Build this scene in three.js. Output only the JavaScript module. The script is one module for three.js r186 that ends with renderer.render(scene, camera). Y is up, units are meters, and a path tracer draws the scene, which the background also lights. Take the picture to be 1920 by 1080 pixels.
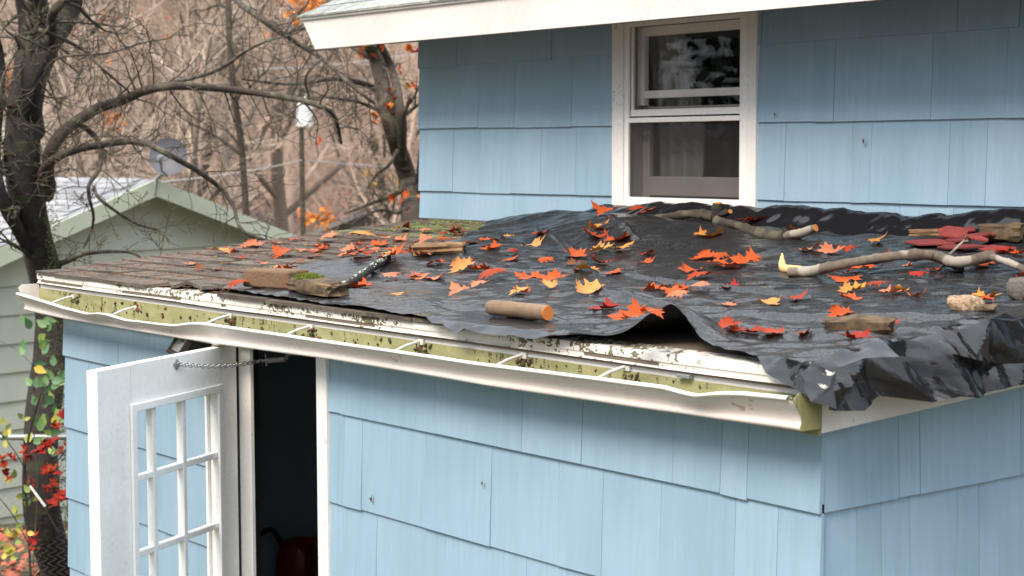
import * as THREE from 'three';
import { mergeGeometries, mergeVertices, toCreasedNormals } from 'three/addons/utils/BufferGeometryUtils.js';
import { RoundedBoxGeometry } from 'three/addons/geometries/RoundedBoxGeometry.js';

// ---------------------------------------------------------------- camera, sky, sun, exposure
const scene = new THREE.Scene();
const camera = new THREE.PerspectiveCamera(18.493, 1920 / 1080, 0.1, 1500);
const EYE = new THREE.Vector3(2.779, 2.798, 3.119);
camera.position.copy(EYE);
camera.up.set(-0.05842, 0.99704, -0.05001);
camera.lookAt(2.779 - 0.78167, 2.798 - 0.07685, 3.119 - 0.61894);
camera.focus = 5.6;
camera.userData.fStop = 6;

const renderer = new THREE.WebGLRenderer({ antialias: true });
renderer.toneMapping = THREE.LinearToneMapping;
renderer.toneMappingExposure = 2.9;
renderer.shadowMap.enabled = true;
renderer.shadowMap.type = THREE.PCFSoftShadowMap;

const H2 = (ix, iy, s) => { let h = Math.imul(ix, 374761393) ^ Math.imul(iy, 668265263) ^ Math.imul(s + 11, 974634777); h = Math.imul(h ^ (h >>> 13), 1274126177); h ^= h >>> 16; return (h >>> 0) / 4294967296; };
const mod = (a, n) => ((a % n) + n) % n;
function vn(x, y, px, py, s) {               // value noise, repeats every px, py cells
  const ix = Math.floor(x), iy = Math.floor(y), fx = x - ix, fy = y - iy, u = fx * fx * (3 - 2 * fx), v = fy * fy * (3 - 2 * fy);
  const a = H2(mod(ix, px), mod(iy, py), s), b = H2(mod(ix + 1, px), mod(iy, py), s), c = H2(mod(ix, px), mod(iy + 1, py), s), d = H2(mod(ix + 1, px), mod(iy + 1, py), s);
  return a + (b - a) * u + (c - a) * v + (a - b - c + d) * u * v;
}
const BIG = 1 << 20;
const nz = (x, y, s) => vn(x, y, BIG, BIG, s) * 2 - 1;
const fbm = (x, y, s, o = 4) => { let a = 0, k = 0.5; for (let i = 0; i < o; i++) { a += k * nz(x, y, s + i); x *= 2.03; y *= 2.03; k *= 0.5; } return a; };
function rngOf(seed) { let a = seed >>> 0; return () => { a = (a + 0x6D2B79F5) | 0; let t = Math.imul(a ^ (a >>> 15), 1 | a); t = (t + Math.imul(t ^ (t >>> 7), 61 | t)) ^ t; return ((t ^ (t >>> 14)) >>> 0) / 4294967296; }; }
const sm = (a, b, x) => { const t = Math.min(1, Math.max(0, (x - a) / (b - a))); return t * t * (3 - 2 * t); };
const lerpT = (tab, x) => { if (x <= tab[0][0]) return tab[0][1]; for (let i = 1; i < tab.length; i++) if (x <= tab[i][0]) { const t = (x - tab[i - 1][0]) / (tab[i][0] - tab[i - 1][0]); return tab[i - 1][1] + (tab[i][1] - tab[i - 1][1]) * t; } return tab[tab.length - 1][1]; };

{ // even overcast sky, brighter overhead than at the horizon
  const w = 256, h = 128, d = new Float32Array(w * h * 4);
  for (let j = 0; j < h; j++) for (let i = 0; i < w; i++) {
    const el = (j + 0.5) / h * Math.PI - Math.PI / 2, s = Math.max(0, Math.sin(el));
    let L = el > 0 ? 0.14 + 0.86 * s : 0.1;
    L *= 1 + 0.12 * (vn(i / 16, j / 10, 16, 13, 3) - 0.5) + 0.08 * (vn(i / 7, j / 5, 36, 26, 4) - 0.5);
    d.set([L * 0.92, L * 1.0, L * 1.1, 1], (j * w + i) * 4);
  }
  const t = new THREE.DataTexture(d, w, h, THREE.RGBAFormat, THREE.FloatType);
  t.mapping = THREE.EquirectangularReflectionMapping; t.magFilter = t.minFilter = THREE.LinearFilter; t.wrapS = THREE.RepeatWrapping; t.needsUpdate = true;
  scene.background = t; scene.environment = t;
}
const sun = new THREE.DirectionalLight(0xfff1df, 1.45);
sun.position.set(3.5, 16.2, 13); sun.target.position.set(-1, 2, 0);
sun.castShadow = true; sun.shadow.radius = 44; sun.shadow.mapSize.set(2048, 2048);
Object.assign(sun.shadow.camera, { left: -25, right: 25, top: 25, bottom: -25, near: 0.5, far: 80 });
scene.add(sun, sun.target);

// ---------------------------------------------------------------- helpers
const taken = {};
const numbered = n => { const k = taken[n] = (taken[n] ?? -1) + 1; return k ? `${n}_${String(k).padStart(3, '0')}` : n; };
function tag(o, label, category, group, kind) { if (label) o.userData.label = label; if (category) o.userData.category = category; if (group) o.userData.group = group; if (kind) o.userData.kind = kind; return o; }
function thing(name, label, category, [x, y, z] = [0, 0, 0], turn = 0, group) { const o = new THREE.Group(); o.name = numbered(name); o.position.set(x, y, z); o.rotation.y = turn; scene.add(o); return tag(o, label, category, group); }
function mesh(name, g, m, parent = scene) { const o = new THREE.Mesh(Array.isArray(g) ? mergeGeometries(g.map(q => q.index ? q.toNonIndexed() : q)) : g, m); o.name = parent === scene ? numbered(name) : name; o.castShadow = o.receiveShadow = true; parent.add(o); return o; }
function grp(name, parent) { const o = new THREE.Group(); o.name = name; parent.add(o); return o; }
const V = (x, y, z) => new THREE.Vector3(x, y, z);
const VA = a => new THREE.Vector3(...a);
function uvBox(g, s = 1, du = 0, dv = 0) {    // uv in metres by the dominant axis of each face
  const p = g.attributes.position, n = g.attributes.normal, uv = new Float32Array(p.count * 2);
  for (let i = 0; i < p.count; i++) {
    const ax = Math.abs(n.getX(i)), ay = Math.abs(n.getY(i)), az = Math.abs(n.getZ(i)); let u, v;
    if (az >= ax && az >= ay) { u = p.getX(i); v = p.getY(i); } else if (ax >= ay) { u = p.getZ(i); v = p.getY(i); } else { u = p.getX(i); v = p.getZ(i); }
    uv[i * 2] = u * s + du; uv[i * 2 + 1] = v * s + dv;
  }
  g.setAttribute('uv', new THREE.BufferAttribute(uv, 2)); return g;
}
function box(x0, x1, y0, y1, z0, z1, bev = 0) {
  const w = x1 - x0, h = y1 - y0, d = z1 - z0;
  const g = bev ? new RoundedBoxGeometry(w, h, d, 1, Math.min(bev, w / 3, h / 3, d / 3)) : new THREE.BoxGeometry(w, h, d);
  g.translate((x0 + x1) / 2, (y0 + y1) / 2, (z0 + z1) / 2); return uvBox(g, 1, x0 * 0.37, y0 * 0.21);
}
function prism(pts, h, plane = 'xy', bev = 0) {   // outline extruded; 'zy': outline in z,y, extruded along x
  const s = new THREE.Shape(pts.map(q => new THREE.Vector2(q[0], q[1])));
  const g = new THREE.ExtrudeGeometry(s, { depth: h, bevelEnabled: bev > 0, bevelSize: bev, bevelThickness: bev, bevelSegments: 1 });
  if (plane === 'zy') g.rotateY(-Math.PI / 2).translate(h, 0, 0);
  g.computeVertexNormals(); return uvBox(g);
}
class MB {
  constructor() { this.p = []; this.n = []; this.u = []; this.i = []; }
  tube(pts, rad, sides = 6, rough = 0, seed = 1, cap = true) {
    const N = pts.length, base = this.p.length / 3; let ref = null, len = 0;
    for (let k = 0; k < N; k++) {
      const a = pts[Math.max(0, k - 1)], b = pts[Math.min(N - 1, k + 1)], t = b.clone().sub(a).normalize();
      if (!ref) { ref = Math.abs(t.y) < 0.9 ? V(0, 1, 0) : V(1, 0, 0); }
      const s = ref.clone().addScaledVector(t, -ref.dot(t)).normalize(), c = t.clone().cross(s); ref = s;
      const r = typeof rad === 'number' ? rad : rad[k]; if (k) len += pts[k].distanceTo(pts[k - 1]);
      for (let j = 0; j <= sides; j++) {
        const an = j % sides / sides * Math.PI * 2, q = rough ? 1 + rough * nz(Math.cos(an) * 2.3 + seed, Math.sin(an) * 2.3 + len / Math.max(r, 0.02) * 0.5, seed) : 1;
        const x = Math.cos(an), y = Math.sin(an), nx = s.x * x + c.x * y, ny = s.y * x + c.y * y, nzz = s.z * x + c.z * y;
        this.p.push(pts[k].x + nx * r * q, pts[k].y + ny * r * q, pts[k].z + nzz * r * q); this.n.push(nx, ny, nzz); this.u.push(j / sides * Math.max(0.1, 6.28 * r), len);
      }
    }
    const S = sides + 1;
    for (let k = 0; k < N - 1; k++) for (let j = 0; j < sides; j++) { const a = base + k * S + j, b = a + 1, c = a + S, d = c + 1; this.i.push(a, b, c, b, d, c); }
    if (cap) for (const [k, f] of [[0, 1], [N - 1, 0]]) {
      const q = base + k * S, ci = this.p.length / 3, t = pts[k ? N - 1 : 1].clone().sub(pts[k ? N - 2 : 0]).normalize().multiplyScalar(k ? 1 : -1);
      this.p.push(pts[k].x, pts[k].y, pts[k].z); this.n.push(t.x, t.y, t.z); this.u.push(0, 0);
      for (let j = 0; j < sides; j++) f ? this.i.push(ci, q + j + 1, q + j) : this.i.push(ci, q + j, q + j + 1);
    }
    return this;
  }
  quad(a, b, c, d, n) { const q = this.p.length / 3; for (const v of [a, b, c, d]) { this.p.push(v.x, v.y, v.z); this.n.push(n.x, n.y, n.z); } this.u.push(0, 0, 1, 0, 1, 1, 0, 1); this.i.push(q, q + 1, q + 2, q, q + 2, q + 3); return this; }
  geo() { const g = new THREE.BufferGeometry(); g.setAttribute('position', new THREE.Float32BufferAttribute(this.p, 3)); g.setAttribute('normal', new THREE.Float32BufferAttribute(this.n, 3)); g.setAttribute('uv', new THREE.Float32BufferAttribute(this.u, 2)); g.setIndex(this.i); return g; }
}
const curve = (pts, n) => new THREE.CatmullRomCurve3(pts.map(VA), false, 'centripetal').getPoints(n);
const tubeGeo = (pts, rad, sides, rough, seed) => new MB().tube(pts, rad, sides, rough, seed).geo();

// ---------------------------------------------------------------- surfaces
function tex(w, h, fn, { srgb = true, rx = 1, ry = 1 } = {}) {
  const d = new Uint8Array(w * h * 4);
  for (let j = 0; j < h; j++) for (let i = 0; i < w; i++) { const c = fn(i, j), k = (j * w + i) * 4; d[k] = Math.max(0, Math.min(255, c[0])); d[k + 1] = Math.max(0, Math.min(255, c[1])); d[k + 2] = Math.max(0, Math.min(255, c[2])); d[k + 3] = c.length > 3 ? c[3] : 255; }
  const t = new THREE.DataTexture(d, w, h); t.wrapS = t.wrapT = THREE.RepeatWrapping; t.magFilter = THREE.LinearFilter; t.minFilter = THREE.LinearMipmapLinearFilter; t.generateMipmaps = true; t.repeat.set(rx, ry);
  if (srgb) t.colorSpace = THREE.SRGBColorSpace; t.needsUpdate = true; return t;
}
const mix = (a, b, t) => a.map((v, i) => v + (b[i] - v) * t);
const std = o => new THREE.MeshStandardMaterial({ roughness: 0.8, side: THREE.DoubleSide, ...o });
const phys = o => new THREE.MeshPhysicalMaterial({ roughness: 0.8, side: THREE.DoubleSide, ...o });

// painted wood shingle siding: vertical grain, faint streaks and scuffs; one metre a tile
const grainH = (i, j) => 0.55 * vn(i / 4, j / 64, 256, 16, 21) + 0.3 * vn(i / 2, j / 24, 512, 43, 22) + 0.15 * vn(i / 12, j / 160, 85, 6, 23);
function siding(c0) {
  return tex(1024, 1024, (i, j) => {
    const g = grainH(i, j) - 0.5, big = vn(i / 128, j / 170, 8, 6, 31) - 0.5, st = vn(i / 14, j / 256, 73, 4, 33) - 0.5;
    const crack = vn(i / 3, j / 90, 341, 11, 35) > 0.962 ? 0.94 : 1, fleck = vn(i / 3, j / 4, 341, 256, 36) > 0.98 ? 0.95 : 1;
    const f = (1 + 0.035 * g + 0.05 * big + 0.035 * st) * crack * fleck; return [c0[0] * f * (1 + 0.02 * big), c0[1] * f, c0[2] * f];
  });
}
const grainBump = tex(1024, 1024, (i, j) => { const v = 255 * grainH(i, j) - (vn(i / 3, j / 90, 341, 11, 35) > 0.955 ? 60 : 0); return [v, v, v]; }, { srgb: false });
const paint = cs => cs.map(c => std({ map: siding(c), bumpMap: grainBump, bumpScale: 0.0004, roughness: 0.62 }));
const blue = paint([[143, 171, 191], [145, 172, 192], [142, 170, 190]]);
const noiseBump = tex(512, 512, (i, j) => { const v = 255 * (0.5 * vn(i / 4, j / 4, 128, 128, 41) + 0.3 * vn(i / 16, j / 16, 32, 32, 42) + 0.2 * vn(i / 2, j / 2, 256, 256, 43)); return [v, v, v]; }, { srgb: false });
function speckled(c, spots, amt, th = 0.8) {   // paint with dirt flecks
  return tex(512, 512, (i, j) => {
    const b = vn(i / 64, j / 64, 8, 8, 51) - 0.5, f = 1 + 0.05 * b + 0.03 * (vn(i / 6, j / 6, 85, 85, 52) - 0.5);
    const d = sm(th, th + 0.1, vn(i / 5, j / 5, 102, 102, 53) * 0.6 + vn(i / 40, j / 40, 13, 13, 54) * 0.4) * amt; return mix(c.map(v => v * f), spots, d);
  });
}
const cleanPink = std({ map: speckled([222, 216, 213], [170, 158, 150], 0.22, 0.84), roughness: 0.5 });
const white = std({ map: speckled([232, 229, 226], [150, 140, 125], 0.35), roughness: 0.5, bumpMap: noiseBump, bumpScale: 0.0004 });
const whiteDoor = std({ map: speckled([240, 238, 235], [190, 185, 180], 0.2), roughness: 0.42 });
const pinkWhite = std({ map: speckled([220, 211, 206], [128, 110, 100], 0.5, 0.78), roughness: 0.45, bumpMap: noiseBump, bumpScale: 0.0003 });
const lipWhite = std({ map: speckled([238, 234, 230], [160, 145, 130], 0.4, 0.78), roughness: 0.4 });
const greyWood = std({ map: speckled([168, 160, 156], [120, 110, 105], 0.4), roughness: 0.6 });
const algae = std({ map: tex(1024, 256, (i, j) => {
  const b = vn(i / 40, j / 40, 26, 7, 61), c = mix([138, 139, 94], [164, 160, 118], b), run = vn(i / 6, j / 70, 170, 4, 62) * 0.6 + vn(i / 30, j / 90, 34, 3, 63) * 0.4;
  const d = sm(0.54, 0.72, run) * sm(0.25, 0.6, vn(i / 4, j / 6, 256, 43, 64)) * sm(0.42, 0.62, vn(i / 57, j / 128, 18, 2, 66)); return mix(c.map(v => v * (0.94 + 0.1 * vn(i / 5, j / 5, 205, 52, 65))), [62, 58, 34], d * 0.85); }), roughness: 0.8 });
const dripDirt = std({ map: tex(2048, 64, (i, j) => {
  const c = [226, 220, 212], x = i / 2048 * 4.4, v = j / 64, band = 0.16 + 0.62 * vn(i / 90, 0.5, 23, 1, 71) + 0.35 * (vn(i / 20, 0.5, 103, 1, 72) - 0.5);
  const g = vn(i / 3, j / 4, 683, 16, 73) * 0.55 + vn(i / 9, j / 9, 228, 7, 74) * 0.45, d = g < band * (0.55 + 0.7 * v) * 0.9 ? 1 : 0; return mix(c, mix([52, 46, 30], [96, 92, 52], vn(i / 7, j / 7, 293, 9, 75)), d * (x > 3.9 ? 0.4 : 0.8)); }), roughness: 0.85, bumpMap: noiseBump, bumpScale: 0.001 });
function shingleTex(c, moss, seed) {
  return tex(512, 512, (i, j) => { const f = 0.72 + 0.55 * vn(i / 1.6, j / 1.6, 320, 320, seed), b = vn(i / 50, j / 50, 10, 10, seed + 1), m = sm(0.55, 0.75, vn(i / 30, j / 24, 17, 21, seed + 2)) * moss; return mix(c, [104, 112, 74], m).map(v => v * f * (0.86 + 0.28 * b)); });
}
const roofTab = [[84, 73, 67], [75, 66, 62], [92, 80, 73]].map((c, k) => std({ map: shingleTex(c, 0.25, 80 + k * 5), bumpMap: noiseBump, bumpScale: 0.0012, roughness: 0.92 }));
const mossTab = std({ map: shingleTex([98, 100, 76], 0.9, 99), bumpMap: noiseBump, bumpScale: 0.0015, roughness: 0.95 });
const greyTab = [[150, 152, 150], [138, 141, 140], [160, 160, 156]].map((c, k) => std({ map: shingleTex(c, 0.3, 110 + k * 5), roughness: 0.9, bumpMap: noiseBump, bumpScale: 0.001 }));
const barkTex = (c0, c1, c2, seed) => tex(256, 512, (i, j) => { const f = vn(i / 10, j / 40, 26, 13, seed), g = vn(i / 4, j / 7, 64, 73, seed + 1), l = sm(0.7, 0.8, vn(i / 26, j / 30, 10, 17, seed + 2)); return mix(mix(c0, c1, f * 0.6 + g * 0.4), c2, l * 0.5); }, { rx: 1, ry: 1 });
const barkBump = tex(256, 512, (i, j) => { const v = 255 * (0.65 * vn(i / 10, j / 40, 26, 13, 121) + 0.35 * vn(i / 4, j / 9, 64, 57, 122)); return [v, v, v]; }, { srgb: false });
const barkDark = std({ map: barkTex([30, 26, 24], [58, 50, 46], [64, 72, 40], 130), bumpMap: barkBump, bumpScale: 0.012, roughness: 0.95 });
const barkBrown = std({ map: barkTex([48, 40, 34], [88, 77, 67], [108, 110, 84], 140), bumpMap: barkBump, bumpScale: 0.006, roughness: 0.95 });
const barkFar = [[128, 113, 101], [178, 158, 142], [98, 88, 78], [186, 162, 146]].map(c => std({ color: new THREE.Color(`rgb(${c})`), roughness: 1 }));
const barkStick = std({ map: barkTex([74, 62, 52], [128, 116, 102], [196, 190, 178], 150), bumpMap: barkBump, bumpScale: 0.002, roughness: 0.85 });
const barkLog = std({ map: barkTex([104, 84, 66], [138, 116, 94], [158, 140, 116], 160), bumpMap: barkBump, bumpScale: 0.0015, roughness: 0.8 });
const cutWood = std({ color: new THREE.Color('rgb(214,132,66)'), roughness: 0.8, bumpMap: noiseBump, bumpScale: 0.001 });
const tornWood = std({ color: new THREE.Color('rgb(222,184,120)'), roughness: 0.85 });
const steel = std({ color: 0xb8babb, metalness: 0.85, roughness: 0.35 });
const wireGrey = std({ color: 0xa8a39e, roughness: 0.6 });
const galv = std({ color: 0x9a9c9c, metalness: 0.6, roughness: 0.5 });
const spikeMat = std({ color: new THREE.Color('rgb(206,204,198)'), roughness: 0.45 });
const darkIn = std({ color: new THREE.Color('rgb(112,100,88)'), roughness: 0.95 });
const blackGap = std({ color: new THREE.Color('rgb(38,32,30)'), roughness: 0.8 });
const glass = phys({ color: 0xffffff, transmission: 1, thickness: 0, roughness: 0.0, ior: 1.5 });

// ---------------------------------------------------------------- terrain
const FH = V(-0.7838, 0, -0.6210), RH = V(0.6210, 0, -0.7838);
const groundH = d => lerpT([[-400, 0], [10.5, 0], [13, -0.1], [17, -0.75], [26, -1.8], [42, -3], [60, -4.6], [112, -6], [150, 8], [230, 44], [420, 120], [700, 140]], d);
const toDX = (x, z) => [(x - EYE.x) * FH.x + (z - EYE.z) * FH.z, (x - EYE.x) * RH.x + (z - EYE.z) * RH.z];
const groundY = (x, z) => { const [d, X] = toDX(x, z); return groundH(d) + (d > 60 ? fbm(X / 30, d / 30, 7, 3) * Math.min(3, (d - 60) / 20) : 0); };
const fromDX = (d, X) => { const x = EYE.x + FH.x * d + RH.x * X, z = EYE.z + FH.z * d + RH.z * X; return V(x, groundY(x, z), z); };
{
  const ds = [], xs = []; for (let d = -300; d < 0; d += 20) ds.push(d); for (let d = 0; d < 60; d += 1.5) ds.push(d); for (let d = 60; d < 260; d += 5) ds.push(d); for (let d = 260; d <= 700; d += 40) ds.push(d);
  for (let x = -400; x < -70; x += 30) xs.push(x); for (let x = -70; x <= 70; x += 2) xs.push(x); for (let x = 100; x <= 400; x += 30) xs.push(x);
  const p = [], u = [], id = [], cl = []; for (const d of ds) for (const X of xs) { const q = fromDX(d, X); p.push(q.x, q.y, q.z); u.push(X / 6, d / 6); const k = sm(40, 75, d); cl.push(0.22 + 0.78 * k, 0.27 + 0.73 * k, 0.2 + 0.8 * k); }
  const W = xs.length; for (let j = 0; j < ds.length - 1; j++) for (let i = 0; i < W - 1; i++) { const a = j * W + i; id.push(a, a + 1, a + W, a + 1, a + W + 1, a + W); }
  const g = new THREE.BufferGeometry(); g.setAttribute('position', new THREE.Float32BufferAttribute(p, 3)); g.setAttribute('uv', new THREE.Float32BufferAttribute(u, 2)); g.setAttribute('color', new THREE.Float32BufferAttribute(cl, 3)); g.setIndex(id); g.computeVertexNormals();
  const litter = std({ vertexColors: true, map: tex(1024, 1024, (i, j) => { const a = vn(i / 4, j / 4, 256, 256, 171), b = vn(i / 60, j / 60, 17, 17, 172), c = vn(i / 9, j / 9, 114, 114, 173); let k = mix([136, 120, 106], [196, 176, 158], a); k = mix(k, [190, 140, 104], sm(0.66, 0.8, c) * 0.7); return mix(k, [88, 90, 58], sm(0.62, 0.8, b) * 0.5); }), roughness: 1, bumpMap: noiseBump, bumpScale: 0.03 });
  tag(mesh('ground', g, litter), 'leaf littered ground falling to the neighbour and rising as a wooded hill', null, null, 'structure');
}

// ---------------------------------------------------------------- the blue addition
const A0 = 1.95;                                    // height of the butt line of the first full shingle course
const yR = z => A0 + 0.345 + 0.0856 * (0.08 - z);   // top of the low roof
const ZU = -1.9335;                                 // face of the main house wall
const rs = rngOf(77);
// one shingle: wedge with a thick butt; runs along x on a wall facing +z (axis 'x'), or along z on a wall facing +x
function shingle(parent, a, b, y0, y1, axis, face, mats) {
  const t0 = 0.013 + rs() * 0.004, dy = (rs() - 0.5) * (rs() < 0.15 ? 0.009 : 0.003), g = new THREE.BoxGeometry(1, 1, 1), p = g.attributes.position, gap = 0.0006, sk = (rs() - 0.5) * 0.0024;
  for (let i = 0; i < 24; i++) {
    const X = p.getX(i) > 0 ? b - gap : a + gap, top = p.getY(i) > 0, out = p.getZ(i) > 0;
    const y = top ? y1 : y0 + dy + (p.getX(i) > 0 ? sk : -sk), o = out ? (top ? 0.004 : t0) : -0.003;
    p.setXYZ(i, axis === 'x' ? X : face + o, y, axis === 'x' ? face + o : -X);
  }
  g.computeVertexNormals(); uvBox(g, 1, rs() * 9, rs() * 9);
  return mesh('shingle', g, mats[(rs() * mats.length) | 0], parent);
}
function course(parent, x0, x1, y0, y1, axis, face, joints, cuts = [], mats = blue) {
  let js = [x0, ...joints.filter(j => j > x0 + 0.05 && j < x1 - 0.05), x1].sort((a, b) => a - b), out = [js[0]];
  for (let i = 1; i < js.length; i++) { while (js[i] - out[out.length - 1] > 0.62) out.push(out[out.length - 1] + 0.14 + rs() * 0.28); out.push(js[i]); }
  for (let i = 0; i < out.length - 1; i++) {
    let segs = [[out[i], out[i + 1]]];
    for (const [c0, c1, cy0, cy1] of cuts) if (y0 < cy1 - 0.03 && y1 > cy0 + 0.03) segs = segs.flatMap(([a, b]) => b <= c0 || a >= c1 ? [[a, b]] : [[a, Math.min(b, c0)], [Math.max(a, c1), b]].filter(q => q[1] - q[0] > 0.012));
    for (const [a, b] of segs) shingle(parent, a, b, y0, y1, axis, face, mats);
  }
}
const add = thing('house_addition', 'low blue shingled addition with open door, gutter and tarp covered roof', 'building');
const XL = -4.18;
{ // front wall with doorway
  const w = grp('front_wall', add);
  const cut = [[-2.885, -2.118, -1, 2.6]];
  mesh('sheathing', [box(XL, -2.885, 0, 2.2, -0.1, -0.002), box(-2.118, 0, 0, 2.2, -0.1, -0.002), box(-2.885, -2.118, 2.14, 2.2, -0.1, -0.002)], darkIn, w);
  const J = [[-3.661, -3.24, -1.517, -1.1, -0.841, -0.483, -0.311, -0.22, -0.03], [-3.95, -3.45, -2.031, -1.927, -1.58, -1.249, -0.945, -0.759, -0.532, -0.264, -0.122, -0.03], [-3.8, -3.3, -1.848, -1.48, -1.089, -0.913, -0.6, -0.3, -0.035]];
  course(w, XL, 0.016, A0, 2.2, 'x', 0, J[0], cut);
  for (let k = 1; k <= 6; k++) course(w, XL, 0.016, A0 - 0.3 * k + (k === 6 ? -0.1 : 0), A0 - 0.3 * (k - 1) + 0.02, 'x', 0, J[k] || [-0.03], cut);
}
{ // right wall, faces +x; along = -z
  const w = grp('side_wall', add);
  mesh('sheathing', box(-0.1, -0.002, 0, 2.24, -1.93, -0.1), darkIn, w);
  const J = [[0.03, 0.277, 0.357, 0.657, 0.769], [0.03, 0.13, 0.22, 0.325, 0.514, 0.602], [0.03, 0.4, 0.71]];
  course(w, -0.007, 1.92, A0, 2.25, 'z', 0, J[0]);
  for (let k = 1; k <= 6; k++) course(w, -0.007, 1.92, A0 - 0.3 * k + (k === 6 ? -0.1 : 0), A0 - 0.3 * (k - 1) + 0.02, 'z', 0, J[k] || [0.03]);
}
mesh('corner_filler', box(-0.012, 0.0045, 0, 2.2, -0.012, 0.0045), blue[0], add);
mesh('end_wall', box(XL, XL + 0.1, 0, 2.24, -1.93, -0.1), blue[0], add);
mesh('floor', box(XL + 0.1, -0.1, 0, 0.08, -1.93, -0.1), darkIn, add);
{ // doorway trim
  const w = grp('door_frame', add);
  mesh('casing', box(-2.885, -2.78, 0, 2.17, -0.1, 0.022, 0.004), white, w);
  mesh('casing', box(-2.18, -2.118, 0, 2.17, -0.1, 0.022, 0.004), white, w);
  mesh('jamb', box(-2.722, -2.64, 0.08, 2.15, -0.01, 0.004, 0.002), white, w);
  mesh('weather_strip', box(-2.779, -2.724, 0.08, 2.15, -0.08, 0.003), blackGap, w);
  mesh('header', box(-2.779, -2.181, 2.15, 2.19, -0.1, 0.012), white, w);
}
{ // open glazed door: hinge at x=0 of its own frame, free edge at +x
  const d = grp('door', add); d.position.set(-2.725, 0.09, 0.03); d.rotation.y = -Math.atan2(0.87192, 0.48963);
  const W = 0.827, T = 0.04, top = 2.032, gx0 = 0.106, gx1 = 0.657, gy1 = 1.905;
  const g = [box(0.0, gx0 + 0.012, 0, top, -T / 2, T / 2, 0.003), box(gx1 - 0.012, W, 0, top, -T / 2, T / 2, 0.003), box(gx0 + 0.0125, gx1 - 0.0125, gy1 - 0.012, top - 0.0005, -T / 2 + 0.0004, T / 2 - 0.0004), box(gx0 + 0.0125, gx1 - 0.0125, 0.001, 0.3, -T / 2 + 0.0004, T / 2 - 0.0004)];
  mesh('door_leaf', g, whiteDoor, d);
  for (const s of [-1, 1]) {                         // moulded frame round the glass
    const z0 = s > 0 ? T / 2 : -T / 2 - 0.011, z1 = z0 + 0.011, f = 0.028;
    mesh('glazing_frame', [box(gx0, gx0 + f, 0.29, gy1, z0, z1, 0.004), box(gx1 - f, gx1, 0.29, gy1, z0, z1, 0.004), box(gx0 + f, gx1 - f, gy1 - f, gy1 - 0.001, z0, z1 - 0.001, 0.004), box(gx0 + f, gx1 - f, 0.291, 0.29 + f, z0, z1 - 0.001, 0.004)], whiteDoor, d);
  }
  const cx = [0.329, 0.508], ry = [1.654, 1.405, 1.156, 0.907, 0.658];
  for (const x of cx) mesh('muntin', box(x - 0.011, x + 0.011, 0.3, gy1 - 0.013, -0.014, 0.014, 0.004), whiteDoor, d);
  for (const y of ry) mesh('muntin', box(gx0 + 0.013, gx1 - 0.013, y - 0.011, y + 0.011, -0.0125, 0.0125, 0.004), whiteDoor, d);
  const X = [gx0 + 0.012, cx[0] - 0.009, cx[0] + 0.009, cx[1] - 0.009, cx[1] + 0.009, gx1 - 0.012], Y = [gy1 - 0.012, ...ry.flatMap(y => [y + 0.009, y - 0.009]), 0.3];
  for (let i = 0; i < 6; i += 2) for (let j = 0; j < Y.length; j += 2) { const p = new THREE.PlaneGeometry(X[i + 1] - X[i], Y[j] - Y[j + 1]); p.translate((X[i] + X[i + 1]) / 2, (Y[j] + Y[j + 1]) / 2, 0); mesh('pane', p, glass, d); }
  for (const y of [0.2, 1.0, 1.75]) mesh('hinge', box(-0.012, 0.0, y, y + 0.09, 0.0, 0.03, 0.003), steel, d);
  mesh('chain_plate', [box(0.372, 0.394, 1.992, 2.014, -0.026, -0.02, 0.003), box(0.366, 0.4, 1.998, 2.008, -0.0245, -0.0205), box(0.378, 0.388, 1.986, 2.02, -0.0245, -0.0205)], galv, d);
}
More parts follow.
